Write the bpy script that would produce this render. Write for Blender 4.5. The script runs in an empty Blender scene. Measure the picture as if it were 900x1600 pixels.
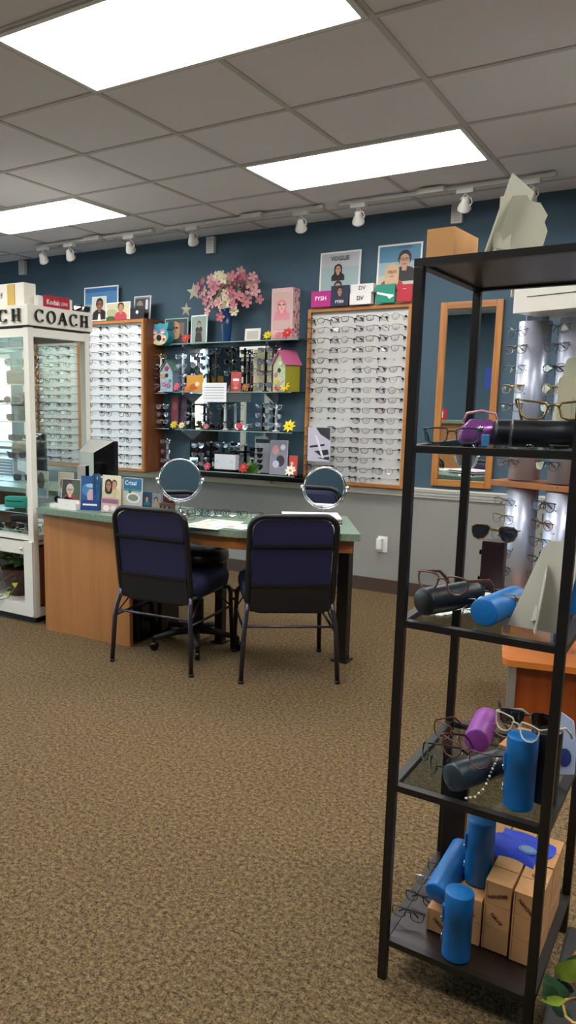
import bpy, bmesh, math, random
from mathutils import Vector, Matrix
random.seed(7)
PI = math.pi
SC = bpy.context.scene
COL = SC.collection
H = 2.685      # ceiling height
W = 2.706      # back wall plane y
# ---------------------------------------------------------------- camera (solved from the photo)
CAM = Vector((2.2821, -2.7172, 1.3966))
CR = Vector((0.8365, 0.5479, 0.0070)).normalized()
FW = Vector((-0.5397, 0.8255, -0.1647)).normalized()
CR = (CR - FW*CR.dot(FW)).normalized()
UP = CR.cross(FW).normalized()
FOC, PX, PY = 1201.05, 300.97, 825.76
def ray(x, y): return FW + CR*((x-PX)/FOC) - UP*((y-PY)/FOC)
def atY(x, y, Y): d = ray(x, y); return CAM + d*((Y-CAM.y)/d.y)
def atX(x, y, X): d = ray(x, y); return CAM + d*((X-CAM.x)/d.x)
def atZ(x, y, Z): d = ray(x, y); return CAM + d*((Z-CAM.z)/d.z)

# ---------------------------------------------------------------- materials
def lin(c):
    c = c.lstrip('#'); v = [int(c[i:i+2], 16)/255 for i in (0, 2, 4)]
    return tuple(((x/12.92) if x <= .04045 else ((x+.055)/1.055)**2.4) for x in v) + (1,)
MATS = {}
def mat(name, color='#808080', rough=.5, metal=0, noise=0, nscale=20, bump=0, bscale=60, spec=.5, coat=0):
    if name in MATS: return MATS[name]
    m = bpy.data.materials.new(name); m.use_nodes = True; nt = m.node_tree
    b = nt.nodes['Principled BSDF']; c = lin(color)
    b.inputs['Base Color'].default_value = c
    b.inputs['Roughness'].default_value = rough; b.inputs['Metallic'].default_value = metal
    b.inputs['Specular IOR Level'].default_value = spec; b.inputs['Coat Weight'].default_value = coat
    tc = nt.nodes.new('ShaderNodeTexCoord')
    if noise:
        n = nt.nodes.new('ShaderNodeTexNoise'); n.inputs['Scale'].default_value = nscale; n.inputs['Detail'].default_value = 4
        nt.links.new(tc.outputs['Object'], n.inputs['Vector'])
        r = nt.nodes.new('ShaderNodeValToRGB'); r.color_ramp.elements[0].position = .3; r.color_ramp.elements[1].position = .7
        r.color_ramp.elements[0].color = tuple(v*(1-noise) for v in c[:3])+(1,)
        r.color_ramp.elements[1].color = tuple(min(1, v*(1+noise)) for v in c[:3])+(1,)
        nt.links.new(n.outputs['Fac'], r.inputs['Fac']); nt.links.new(r.outputs['Color'], b.inputs['Base Color'])
    if bump:
        n = nt.nodes.new('ShaderNodeTexNoise'); n.inputs['Scale'].default_value = bscale; n.inputs['Detail'].default_value = 3
        nt.links.new(tc.outputs['Object'], n.inputs['Vector'])
        u = nt.nodes.new('ShaderNodeBump'); u.inputs['Strength'].default_value = bump; u.inputs['Distance'].default_value = .01
        nt.links.new(n.outputs['Fac'], u.inputs['Height']); nt.links.new(u.outputs['Normal'], b.inputs['Normal'])
    MATS[name] = m; return m
def emis(name, color, s):
    if name in MATS: return MATS[name]
    m = bpy.data.materials.new(name); m.use_nodes = True; nt = m.node_tree; nt.nodes.clear()
    e = nt.nodes.new('ShaderNodeEmission'); o = nt.nodes.new('ShaderNodeOutputMaterial')
    e.inputs['Color'].default_value = lin(color); e.inputs['Strength'].default_value = s
    nt.links.new(e.outputs[0], o.inputs[0]); MATS[name] = m; return m
def glass(name, tint='#ffffff', refl=.12, rough=.02, opac=0.0):
    """thin sheet glass: clear pass-through with a sheen; opac adds a body tint"""
    if name in MATS: return MATS[name]
    m = bpy.data.materials.new(name); m.use_nodes = True; nt = m.node_tree; nt.nodes.clear()
    o = nt.nodes.new('ShaderNodeOutputMaterial'); t = nt.nodes.new('ShaderNodeBsdfTransparent'); g = nt.nodes.new('ShaderNodeBsdfGlossy')
    t.inputs['Color'].default_value = lin(tint); g.inputs['Roughness'].default_value = rough
    f = nt.nodes.new('ShaderNodeLayerWeight'); f.inputs['Blend'].default_value = .35
    ma = nt.nodes.new('ShaderNodeMath'); ma.operation = 'MULTIPLY_ADD'; ma.inputs[1].default_value = .16; ma.inputs[2].default_value = refl*.5
    ma.use_clamp = True
    nt.links.new(f.outputs['Fresnel'], ma.inputs[0])
    x = nt.nodes.new('ShaderNodeMixShader'); nt.links.new(ma.outputs[0], x.inputs[0])
    nt.links.new(t.outputs[0], x.inputs[1]); nt.links.new(g.outputs[0], x.inputs[2]); nt.links.new(x.outputs[0], o.inputs[0])
    MATS[name] = m; return m
def wood(name, c1, c2, rough=.4, axis='Z', scale=1.0):
    if name in MATS: return MATS[name]
    m = bpy.data.materials.new(name); m.use_nodes = True; nt = m.node_tree; b = nt.nodes['Principled BSDF']
    tc = nt.nodes.new('ShaderNodeTexCoord'); mp = nt.nodes.new('ShaderNodeMapping')
    s = [22, 22, 22]; s['XYZ'.index(axis)] = 1.4; mp.inputs['Scale'].default_value = [v*scale for v in s]
    n = nt.nodes.new('ShaderNodeTexNoise'); n.inputs['Scale'].default_value = 2.0; n.inputs['Detail'].default_value = 6; n.inputs['Distortion'].default_value = .6
    r = nt.nodes.new('ShaderNodeValToRGB'); r.color_ramp.elements[0].position = .3; r.color_ramp.elements[1].position = .72
    r.color_ramp.elements[0].color = lin(c1); r.color_ramp.elements[1].color = lin(c2)
    L = nt.links.new
    L(tc.outputs['Object'], mp.inputs['Vector']); L(mp.outputs[0], n.inputs['Vector']); L(n.outputs['Fac'], r.inputs['Fac']); L(r.outputs['Color'], b.inputs['Base Color'])
    b.inputs['Roughness'].default_value = rough; MATS[name] = m; return m
def flat(c, rough=.5):
    return mat('print_'+c.strip('#'), c, rough)

# ---------------------------------------------------------------- mesh builder
class MB:
    def __init__(s): s.bm = bmesh.new(); s.mats = []
    def mi(s, m):
        if m not in s.mats: s.mats.append(m)
        return s.mats.index(m)
    def faces(s, vs, fs, m, M=None, smooth=False):
        bv = [s.bm.verts.new(M @ Vector(v) if M else Vector(v)) for v in vs]; k = s.mi(m)
        for f in fs:
            try:
                g = s.bm.faces.new([bv[i] for i in f]); g.material_index = k; g.smooth = smooth
            except ValueError: pass
        return bv
    def box(s, c, d, m, M=None, bev=0):
        x, y, z = [v/2 for v in d]; T = Matrix.Translation(c)
        if M is not None: T = M @ T
        if bev:
            t = bmesh.new(); bmesh.ops.create_cube(t, size=1); bmesh.ops.scale(t, vec=d, verts=t.verts)
            bmesh.ops.bevel(t, geom=list(t.edges), offset=bev, segments=2, profile=.7, affect='EDGES')
            t.verts.index_update(); s.faces([v.co.copy() for v in t.verts], [[v.index for v in f.verts] for f in t.faces], m, T); t.free(); return s
        vs = [(a*x, b*y, e*z) for a in (-1, 1) for b in (-1, 1) for e in (-1, 1)]
        s.faces(vs, [(0,1,3,2),(4,6,7,5),(0,4,5,1),(2,3,7,6),(0,2,6,4),(1,5,7,3)], m, T); return s
    def tube(s, pts, r, m, n=6, closed=False, M=None, flatz=1.0):
        P = [Vector(p) for p in pts]; N = len(P); vs = []; fs = []
        rs = r if isinstance(r, (list, tuple)) else [r]*N
        def tan(i):
            a = P[(i-1) % N] if (closed or i) else P[0]; b = P[(i+1) % N] if (closed or i < N-1) else P[-1]
            d = b-a; return d.normalized() if d.length > 1e-9 else Vector((0, 0, 1))
        t0 = tan(0); u = t0.orthogonal().normalized()
        for i in range(N):
            t = tan(i); u = (u - t*u.dot(t))
            u = u.normalized() if u.length > 1e-6 else t.orthogonal().normalized()
            v = t.cross(u)
            for k in range(n):
                a = 2*PI*k/n; o = u*math.cos(a)*rs[i] + v*math.sin(a)*rs[i]; o.z *= flatz; vs.append(P[i]+o)
        for i in range(N if closed else N-1):
            j = (i+1) % N
            for k in range(n):
                l = (k+1) % n; fs.append((i*n+k, i*n+l, j*n+l, j*n+k))
        if not closed: fs += [tuple(range(n-1, -1, -1)), tuple((N-1)*n+k for k in range(n))]
        s.faces(vs, fs, m, M, True); return s
    def lathe(s, prof, m, n=24, M=None, smooth=True):
        vs = []; fs = []; L = len(prof)
        for r, z in prof:
            for k in range(n): a = 2*PI*k/n; vs.append((r*math.cos(a), r*math.sin(a), z))
        for i in range(L-1):
            for k in range(n):
                l = (k+1) % n; fs.append((i*n+k, i*n+l, (i+1)*n+l, (i+1)*n+k))
        fs.append(tuple(range(n-1, -1, -1))); fs.append(tuple((L-1)*n+k for k in range(n)))
        s.faces(vs, fs, m, M, smooth); return s
    def prism(s, poly, t, m, M=None, smooth=False, m2=None):
        """poly in local XZ plane (x,z), extruded along +Y by t"""
        n = len(poly); vs = [(x, 0, z) for x, z in poly]+[(x, t, z) for x, z in poly]
        s.faces(vs, [tuple(range(n))], m, M); s.bm.verts.ensure_lookup_table()
        s.faces(vs, [tuple(range(2*n-1, n-1, -1))]+[(i, i+n, (i+1) % n+n, (i+1) % n) for i in range(n)], m2 or m, M); return s
    def flatpoly(s, poly, z, t, m, M=None):
        """poly in XY plane, from z-t up to z"""
        n = len(poly); vs = [(x, y, z) for x, y in poly]+[(x, y, z-t) for x, y in poly]
        s.faces(vs, [tuple(range(n)), tuple(range(2*n-1, n-1, -1))]+[(i, i+n, (i+1) % n+n, (i+1) % n) for i in range(n)], m, M); return s
    def ball(s, c, r, m, M=None, seg=10, sc=(1, 1, 1)):
        prof = []; k = seg//2+1; vs = []; fs = []
        for i in range(k+1):
            a = PI*i/k
            for j in range(seg):
                b = 2*PI*j/seg; vs.append((c[0]+r*sc[0]*math.sin(a)*math.cos(b), c[1]+r*sc[1]*math.sin(a)*math.sin(b), c[2]+r*sc[2]*math.cos(a)))
        for i in range(k):
            for j in range(seg): l = (j+1) % seg; fs.append((i*seg+j, (i+1)*seg+j, (i+1)*seg+l, i*seg+l))
        s.faces(vs, fs, m, M, True); return s
    def text(s, txt, size, m, M, depth=.0005, bold=False, spacing=1.0):
        """lettering standing in the local XZ plane facing -Y, centred"""
        cu = bpy.data.curves.new('t', 'FONT'); cu.body = txt; cu.size = size; cu.extrude = depth; cu.align_x = 'CENTER'; cu.align_y = 'CENTER'
        cu.resolution_u = 3; cu.space_character = spacing
        if bold: cu.offset = size*.018
        o = bpy.data.objects.new('t', cu); me = bpy.data.meshes.new_from_object(o)
        R = M @ Matrix.Rotation(PI/2, 4, 'X')
        s.faces([v.co.copy() for v in me.vertices], [list(p.vertices) for p in me.polygons], m, R)
        bpy.data.objects.remove(o); bpy.data.meshes.remove(me); bpy.data.curves.remove(cu); return s
    def mesh(s, name, weld=True):
        if weld: bmesh.ops.remove_doubles(s.bm, verts=s.bm.verts, dist=1e-6)
        bmesh.ops.recalc_face_normals(s.bm, faces=s.bm.faces)
        me = bpy.data.meshes.new(name); s.bm.to_mesh(me); s.bm.free()
        for m in s.mats: me.materials.append(m)
        return me
def link(name, me, parent=None, loc=(0, 0, 0), rot=(0, 0, 0), label=None):
    if isinstance(me, MB): me = me.mesh(name, False)
    o = bpy.data.objects.new(name, me); COL.objects.link(o); o.location = loc; o.rotation_euler = rot
    if parent: o.parent = parent
    if label: o['label'] = label
    return o
def tag(o, label, cat, group=None, kind=None):
    o['label'] = label; o['category'] = cat
    if group: o['group'] = group
    if kind: o['kind'] = kind
    return o
def root(name, label, cat, loc=(0, 0, 0), rot=(0, 0, 0), group=None):
    o = bpy.data.objects.new(name, None); COL.objects.link(o); o.empty_display_size = .05
    o.location = loc; o.rotation_euler = rot; return tag(o, label, cat, group)
def thing(name, mb, label, cat, loc=(0, 0, 0), rot=(0, 0, 0), group=None):
    return tag(link(name, mb, None, loc, rot), label, cat, group)
def struct(name, mb, loc=(0, 0, 0), parent=None):
    o = link(name, mb, parent, loc)
    if not parent: o['kind'] = 'structure'
    return o
def rz(a): return Matrix.Rotation(a, 4, 'Z')
def rx(a): return Matrix.Rotation(a, 4, 'X')
def ry(a): return Matrix.Rotation(a, 4, 'Y')
def tr(*a): return Matrix.Translation(a)
def circ(cx, cy, rx_, ry_, n=16, a0=0, a1=2*PI):
    full = abs(a1-a0-2*PI) < 1e-6; k = n if full else n+1
    return [(cx+rx_*math.cos(a0+(a1-a0)*i/n), cy+ry_*math.sin(a0+(a1-a0)*i/n)) for i in range(k)]
def rrect(x0, y0, x1, y1, r, n=4):
    o = []
    for cx, cy, a in ((x1-r, y1-r, 0), (x0+r, y1-r, PI/2), (x0+r, y0+r, PI), (x1-r, y0+r, 1.5*PI)):
        for i in range(n+1): b = a+PI/2*i/n; o.append((cx+r*math.cos(b), cy+r*math.sin(b)))
    return o

# ---------------------------------------------------------------- shared materials
M_blue = mat('wall_blue_paint', '#3f5867', .75, noise=.04, nscale=3, bump=.05, bscale=200)
M_grey = mat('wall_grey_paint', '#8e8d88', .75, noise=.03, nscale=3, bump=.05, bscale=200)
M_white = mat('white_paint', '#e6e4de', .45)
M_trim = mat('trim_white', '#d8d6cf', .4)
M_base = mat('baseboard_brown', '#4a3a30', .5)
M_tile = mat('ceiling_tile', '#ebe8ea', .9, noise=.03, nscale=150, bump=.2, bscale=250)
M_tbar = mat('ceiling_tbar', '#c6c2be', .6)
M_oak = wood('oak_frame', '#9a5f2c', '#b9803f', .4, 'Z')
M_oakx = wood('oak_frame_cross', '#9a5f2c', '#b9803f', .4, 'X')
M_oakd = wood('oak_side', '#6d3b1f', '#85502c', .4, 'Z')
M_desk = wood('desk_laminate', '#a26b3a', '#af7743', .45, 'Z', .5)
M_green = mat('green_laminate', '#6f8573', .35, noise=.18, nscale=60)
M_black = mat('black_metal', '#17140f', .45)
M_blackm = mat('matte_black', '#0e0e10', .6)
M_gloss = mat('gloss_black', '#060608', .2)
M_chrome = mat('chrome', '#d8dadc', .12, 1)
M_steel = mat('brushed_steel', '#b9bdc4', .32, .85, bump=.05)
M_mirror = mat('mirror_silver', '#eef2f2', .01, 1)
M_boardg = mat('display_board_white', '#cbcbc8', .5)
M_boardday = mat('cabinet_white_daylit', '#e4e7ea', .5)  # lighter bluish copy of the board white, window daylight put into the colour
M_cream = mat('cream_enamel', '#dedbcf', .35)
M_card = mat('cardboard', '#c08e5c', .8, noise=.06, nscale=30)
M_cardd = mat('cardboard_print', '#4a2418', .7)
M_case_blue = mat('case_blue', '#0b68ad', .42, bump=.05, bscale=300)
M_case_black = mat('case_black', '#101318', .38, bump=.08, bscale=300)
M_glass = glass('sheet_glass', '#f2f7f5', .10)
M_glassd = glass('shelf_glass_tinted', '#d5dcd8', .12)
M_glassedge = mat('glass_edge_green', '#8fa79e', .2)
M_glassc = glass('case_glass', '#f8faf9', .01)
M_glassc.node_tree.nodes['Math'].inputs[1].default_value = .05
M_glasss = glass('case_shelf_glass', '#eaf0ed', .04)
M_lens = glass('lens_clear', '#f4f6f7', .12)
M_lensd = glass('lens_dark', '#3a3438', .2)
M_lensw = mat('lens_mirrored', '#dfe6ff', .06, .9)
M_paper = mat('paper', '#e9e6df', .7)
M_navy = mat('navy_fabric', '#17173f', .75, noise=.12, nscale=300, bump=.15, bscale=500)
M_tubeb = mat('chair_frame_black', '#0d0d0f', .4)
M_tubes = mat('chair_leg_bronze', '#47424a', .28, .7)
# ---------------------------------------------------------------- eyeglasses
GC = {}
SHAPES = {
 'rect': [(-.027, .010), (-.024, .0165), (-.008, .018), (.012, .018), (.024, .016), (.027, .009), (.024, -.010), (.016, -.0165), (0, -.018), (-.016, -.0165), (-.024, -.011)],
 'round': circ(0, 0, .0245, .0225, 14), 'oval': circ(0, 0, .027, .017, 14),
 'cat': [(-.026, .006), (-.022, .015), (-.006, .0165), (.012, .0185), (.029, .022), (.028, .008), (.022, -.009), (.010, -.0175), (-.006, -.0185), (-.019, -.0135)],
 'panto': [(-.026, .010), (-.022, .0175), (-.006, .0195), (.010, .0195), (.024, .0165), (.0275, .009), (.024, -.008), (.014, -.0185), (0, -.0215), (-.013, -.019), (-.022, -.009)],
 'aviator': [(-.024, .012), (-.018, .019), (0, .0205), (.018, .019), (.028, .012), (.028, -.002), (.021, -.018), (.006, -.0245), (-.010, -.020), (-.020, -.006)]}
def gmesh(shape, mname, r, lname, folded=False):
    k = (shape, mname, r, lname, folded)
    if k in GC: return GC[k]
    m = MATS[mname]; lm = MATS[lname]; S = SHAPES[shape]; f = MB()
    out = {}
    for s in (1, -1):
        pts = [(s*(.036+x), .004*abs(x)/.03+.0, z) for x, z in S]
        # pass through a smoother loop
        sm = []
        for i in range(len(pts)):
            a, b = Vector(pts[i]), Vector(pts[(i+1) % len(pts)]); sm += [a, a.lerp(b, .5)]
        f.tube(sm, r, m, 5, True)
        l = MB(); l.faces([tuple(p) for p in pts], [tuple(range(len(pts)))], lm)
        out['lens%d' % s] = l.mesh('lens', False)
        ex, ez = max(S, key=lambda p: p[0]+p[1]*.6)
        t = MB(); x0 = .036+ex
        f.tube([(s*(x0-.001), .002, ez), (s*(x0+.004), .003, ez), (s*(x0+.006), .008, ez)], r*1.1, m, 5)
        if not folded:
            t.tube([(s*(x0+.006), .006, ez), (s*(x0+.007), .05, ez), (s*(x0+.004), .095, ez-.002), (s*(x0+.001), .118, ez-.016), (s*(x0-.003), .132, ez-.032)], [r, r, r*1.2, r*1.4, r*1.3], m, 5, flatz=1.5)
        else:
            t.tube([(s*(x0+.006), .006, ez), (s*(x0-.02), .010+.003*(s+1), ez), (-s*(x0-.045), .011+.003*(s+1), ez-.004), (-s*(x0-.02), .012+.003*(s+1), ez-.022)], [r, r, r*1.2, r*1.3], m, 5, flatz=1.5)
        out['temple%d' % s] = t.mesh('temple', False)
    f.tube([(-.012, .001, .006), (-.006, -.001, .0105), (.006, -.001, .0105), (.012, .001, .006)], r, m, 5)
    for s in (1, -1): f.ball((s*.009, .005, -.002), .0026, MATS['pad_clear'], seg=5, sc=(.6, .6, 1.3))
    out['frame'] = f.mesh('frame', False); GC[k] = out; return out
mat('pad_clear', '#d9d6cc', .3)
for n_, c_, r_, me_ in (('g_black', '#0c0c0e', .3, 0), ('g_brown', '#33201a', .3, 0), ('g_tort', '#5a3418', .3, 0), ('g_gun', '#3c3e44', .25, .8), ('g_gold', '#8f7440', .3, .7), ('g_silver', '#b7babd', .2, .9), ('g_navy', '#1b2440', .35, 0), ('g_red', '#551620', .3, 0), ('g_plum', '#5b2547', .3, 0), ('g_pink', '#c98a92', .3, 0), ('g_teal', '#173c42', .3, 0), ('g_cream', '#c8bda4', .4, 0)):
    mat(n_, c_, r_, me_, noise=.5 if n_ == 'g_tort' else 0, nscale=90)
CN = {'g_black': 'black', 'g_brown': 'brown', 'g_tort': 'tortoiseshell', 'g_gun': 'gunmetal', 'g_gold': 'gold', 'g_silver': 'silver', 'g_navy': 'navy', 'g_red': 'dark red', 'g_plum': 'plum', 'g_pink': 'pink', 'g_teal': 'teal', 'g_cream': 'cream'}
NS = {'rect': 'rectangular', 'round': 'round', 'oval': 'oval', 'cat': 'cat-eye', 'panto': 'rounded', 'aviator': 'aviator'}
def glasses(label, loc, rot=(0, 0, 0), shape='rect', color='g_black', r=.0015, lens='lens_clear', group=None, folded=False, scale=1, sun=False):
    g = gmesh(shape, color, r, lens, folded)
    o = root('sunglasses' if sun else 'eyeglasses', label, 'sunglasses' if sun else 'glasses', loc, rot, group); o.scale = (scale,)*3
    link('frame', g['frame'], o)
    for s in (1, -1): link('lens', g['lens%d' % s], o); link('temple', g['temple%d' % s], o)
    return o
def glasses_m(label, M, **k):
    return glasses(label, M.to_translation(), M.to_euler(), **k)
ORD = ['first', 'second', 'third', 'fourth', 'fifth', 'sixth', 'seventh', 'eighth', 'ninth', 'tenth', 'eleventh', 'twelfth', 'thirteenth', 'fourteenth', 'fifteenth', 'sixteenth', 'seventeenth', 'eighteenth']

# ---------------------------------------------------------------- room shell
XL, XR, YB = -4.9, 4.3, -4.0
T = .6096
def carpet_mat():
    m = bpy.data.materials.new('carpet'); m.use_nodes = True; nt = m.node_tree; b = nt.nodes['Principled BSDF']; L = nt.links.new
    tc = nt.nodes.new('ShaderNodeTexCoord')
    n1 = nt.nodes.new('ShaderNodeTexNoise'); n1.inputs['Scale'].default_value = 170; n1.inputs['Detail'].default_value = 3; n1.inputs['Roughness'].default_value = .7
    n2 = nt.nodes.new('ShaderNodeTexNoise'); n2.inputs['Scale'].default_value = 70; n2.inputs['Detail'].default_value = 3
    n3 = nt.nodes.new('ShaderNodeTexNoise'); n3.inputs['Scale'].default_value = 2; n3.inputs['Detail'].default_value = 2
    for n in (n1, n2, n3): L(tc.outputs['Object'], n.inputs['Vector'])
    a = nt.nodes.new('ShaderNodeMath'); a.operation = 'MULTIPLY_ADD'; a.inputs[1].default_value = .6; L(n1.outputs['Fac'], a.inputs[0])
    c = nt.nodes.new('ShaderNodeMath'); c.operation = 'MULTIPLY'; c.inputs[1].default_value = .4; L(n2.outputs['Fac'], c.inputs[0]); L(c.outputs[0], a.inputs[2])
    r = nt.nodes.new('ShaderNodeValToRGB'); e = r.color_ramp.elements; e[0].position = .40; e[0].color = lin('#3e3122'); e[1].position = .62; e[1].color = lin('#8c7756')
    k = r.color_ramp.elements.new(.5); k.color = lin('#67563c')
    L(a.outputs[0], r.inputs['Fac'])
    mx = nt.nodes.new('ShaderNodeMix'); mx.data_type = 'RGBA'; mx.blend_type = 'MULTIPLY'; mx.inputs['Factor'].default_value = .35
    L(r.outputs['Color'], mx.inputs['A']); L(n3.outputs['Color'], mx.inputs['B'])
    hs = nt.nodes.new('ShaderNodeValToRGB'); hs.color_ramp.elements[0].color = (.75, .75, .75, 1); hs.color_ramp.elements[1].color = (1, 1, 1, 1)
    L(n3.outputs['Fac'], hs.inputs['Fac']); L(hs.outputs['Color'], mx.inputs['B'])
    L(mx.outputs['Result'], b.inputs['Base Color']); b.inputs['Roughness'].default_value = .95; b.inputs['Specular IOR Level'].default_value = .1
    u = nt.nodes.new('ShaderNodeBump'); u.inputs['Strength'].default_value = .6; u.inputs['Distance'].default_value = .006; L(a.outputs[0], u.inputs['Height']); L(u.outputs['Normal'], b.inputs['Normal'])
    return m
M_carpet = carpet_mat()
b = MB(); b.box(((XL+XR)/2, (YB+W)/2, -.05), (XR-XL+.4, W-YB+.4, .1), M_carpet); struct('floor', b)
# ceiling with 2x2 ft lay-in tiles: bars hang a little lower than the tiles; light openings left free
LIGHTS = [(0, -1), (0, 2), (-4, 2), (-4, -1), (4, 2), (4, -1), (0, -4), (-4, -4), (4, -4)]
def lit(i, j): return any(a <= i < a+2 and j == c for a, c in LIGHTS)
b = MB()
i0, i1, j0, j1 = -9, 7, -8, 4
for i in range(i0, i1+1):
    for j in range(j0, j1+1):
        if lit(i, j): continue
        x0, x1 = max(i*T, XL), min((i+1)*T, XR); y0, y1 = max(j*T, YB), min((j+1)*T, W)
        if x1 <= x0+.001 or y1 <= y0+.001: continue
        b.box(((x0+x1)/2, (y0+y1)/2, H+.010), (x1-x0, y1-y0, .02), M_tile)
for i in range(i0, i1+2):
    if XL < i*T < XR:
        # cut the bars where a fixture spans two tiles
        segs = []; y = YB
        for (a, c) in sorted([l for l in LIGHTS if l[0]+1 == i], key=lambda l: l[1]):
            segs.append((y, c*T)); y = (c+1)*T
        segs.append((y, W))
        for y0, y1 in segs:
            if y1 > y0: b.box((i*T, (y0+y1)/2, H-.002), (.024, y1-y0, .006), M_tbar)
for j in range(j0, j1+2):
    if YB < j*T < W: b.box(((XL+XR)/2, j*T, H-.0022), (XR-XL, .024, .006), M_tbar)
b.box(((XL+XR)/2, (YB+W)/2, H+.17), (XR-XL, W-YB, .1), M_tile)
struct('ceiling', b)
M_tube = emis('fluorescent_diffuser', '#fffcfa', 8.5)
names_l = {(0, -1): 'large bright fluorescent ceiling panel nearest the camera', (0, 2): 'bright fluorescent ceiling panel above the right wall of eyeglasses', (-4, 2): 'bright fluorescent ceiling panel far left above the cream display case', (-4, -1): 'fluorescent ceiling panel out to the near left', (4, 2): 'fluorescent ceiling panel to the far right', (4, -1): 'fluorescent ceiling panel to the near right', (0, -4): 'middle fluorescent ceiling panel at the rear of the shop', (-4, -4): 'left fluorescent ceiling panel at the rear of the shop', (4, -4): 'right fluorescent ceiling panel at the rear of the shop'}
fr = MB()
for x, y, w, d in ((T, .018, 2*T-.03, .022), (T, T-.018, 2*T-.03, .022), (.018, T/2, .022, T-.03), (2*T-.018, T/2, .022, T-.03)): fr.box((x, y, H-.006), (w, d, .010), M_white)
frm = fr.mesh('ceiling_light_frame')
df = MB(); df.box((T, T/2, H+.004), (2*T-.05, T-.05, .012), M_tube); dfm = df.mesh('diffuser')
hs = MB(); hs.box((T, T/2, H+.04), (2*T-.03, T-.03, .05), M_white); hsm = hs.mesh('housing')
for a, c in LIGHTS:
    r = root('ceiling_light', names_l[(a, c)], 'light', (a*T, c*T, 0), group='recessed fluorescent ceiling panels')
    link('frame', frm, r); link('diffuser', dfm, r); link('housing', hsm, r)

# walls
RZ = .785
b = MB()
wx0, wx1, wz0, wz1 = -4.6, -3.40, .45, 1.83          # window at the far left of this wall
for x0, x1, z0, z1 in ((XL-.1, wx0, 0, H), (wx1, XR+.1, 0, H), (wx0, wx1, 0, wz0), (wx0, wx1, wz1, H)):
    for za, zb, m in ((z0, min(z1, RZ), M_grey), (max(z0, RZ), z1, M_blue)):
        if zb > za: b.box(((x0+x1)/2, W+.06, (za+zb)/2), (x1-x0, .12, zb-za), m)
struct('wall_back', b)
b = MB(); b.box(((XL+XR)/2, YB-.06, H/2), (XR-XL+.2, .12, H), M_blue); struct('wall_rear', b)
b = MB(); b.box((XR+.06, (YB+W)/2, H/2), (.12, W-YB+.1, H), M_blue); struct('wall_right', b)
# left wall with the shop's tall front windows
LW = [(-3.4, -2.3, .35, 2.3), (-1.9, -1.0, .05, 2.1), (-.6, .5, .35, 2.3), (.9, 2.0, .35, 2.3)]
b = MB(); y = YB
for (a, c, z0, z1) in LW:
    b.box((XL-.06, (y+a)/2, H/2), (.12, a-y, H), M_blue)
    b.box((XL-.06, (a+c)/2, z0/2), (.12, c-a, z0), M_grey); b.box((XL-.06, (a+c)/2, (z1+H)/2), (.12, c-a, H-z1), M_blue); y = c
b.box((XL-.06, (y+W)/2, H/2), (.12, W-y, H), M_blue); struct('wall_left', b)
def window(n, cx, cy, w, z0, z1, rot, blinds=False, mull=1):
    """frame in local XZ, origin at the sill centre"""
    f = MB(); h = z1-z0
    for x in (-w/2+.02, w/2-.02): f.box((x, 0, h/2), (.04, .06, h), M_trim)
    for z in (.02, h-.02): f.box((0, 0, z), (w, .06, .04), M_trim)
    for i in range(mull): f.box((0, 0, h*(i+1)/(mull+1)), (w, .035, .03), M_blackm)
    o = struct('window_%d' % n, f, (cx, cy, z0)); o.rotation_euler.z = rot
    p = MB(); p.box((0, 0, h/2), (w-.04, .005, h-.04), M_glass); link('window_pane', p, o)
    if blinds:
        p = MB(); z = .06
        while z < h*.38: p.box((0, -.05, z), (w-.08, .022, .002), M_white, rx(0)); z += .03
        link('blind_slats', p, o)
window(1, (wx0+wx1)/2, W+.06, wx1-wx0, wz0, wz1, 0, True, 2)
for k, (a, c, z0, z1) in enumerate(LW): window(k+2, XL-.06, (a+c)/2, c-a, z0, z1, PI/2, False, 1)
# chair rail with its moulded profile, baseboard
b = MB()
prof = [(0, .725), (-.012, .728), (-.014, .742), (-.022, .748), (-.024, .765), (-.034, .772), (-.036, .782), (-.040, .786), (-.040, .796), (0, .796)]
n = len(prof); vs = [(x, W+y, z) for x in (-3.3, XR) for y, z in prof]
b.faces(vs, [tuple(range(n)), tuple(range(2*n-1, n-1, -1))]+[(i, i+n, (i+1) % n+n, (i+1) % n) for i in range(n)], M_trim)
struct('trim_1', b)
b = MB(); b.box(((XL+XR)/2, W-.006, .05), (XR-XL, .012, .10), M_base); struct('baseboard_back', b)
# outside ground beyond the windows
b = MB(); b.box((-2, 12, -.2), (40, 18, .1), mat('outside_paving', '#8d8a80', .9, noise=.1, nscale=3)); b.box((-25, 0, -.2), (40, 26, .1), MATS['outside_paving']); b.box((-3, 14.6, .1), (22, .6, .5), mat('outside_hedge', '#5d7a3c', .9, noise=.3, nscale=8))
struct('ground', b)

# ---------------------------------------------------------------- wall boxes, outlet
def wallbox(px, py, label):
    p = atY(px, py, W); b = MB(); b.box((0, -.02, 0), (.072, .04, .125), M_trim, bev=.004); r = root('wall_box', label, 'wall box', (p.x, W, p.z))
    link('housing', b, r); g = MB()
    for k in range(7): g.box((0, -.0405, -.045+k*.015), (.05, .002, .006), mat('grille_grey', '#b4b4b4', .5))
    link('grille', g, r)
wallbox(38, 419, 'small white box high on the blue wall at far left')
wallbox(332, 384, 'small white box high on the blue wall above the flower bouquet')
wallbox(716, 335, 'small white box high on the blue wall above the cardboard box')
p = atY(597, 850, W); r = root('wall_outlet', 'white outlet plate low on the grey wall with a plug-in freshener', 'outlet', (p.x, W, p.z))
b = MB(); b.box((.006, -.004, 0), (.075, .008, .118), M_white, bev=.003); link('plate', b, r)
b = MB(); b.box((-.010, -.028, .004), (.042, .042, .085), M_white, bev=.012); link('air_freshener', b, r, label='rounded white plug-in unit')

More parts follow.
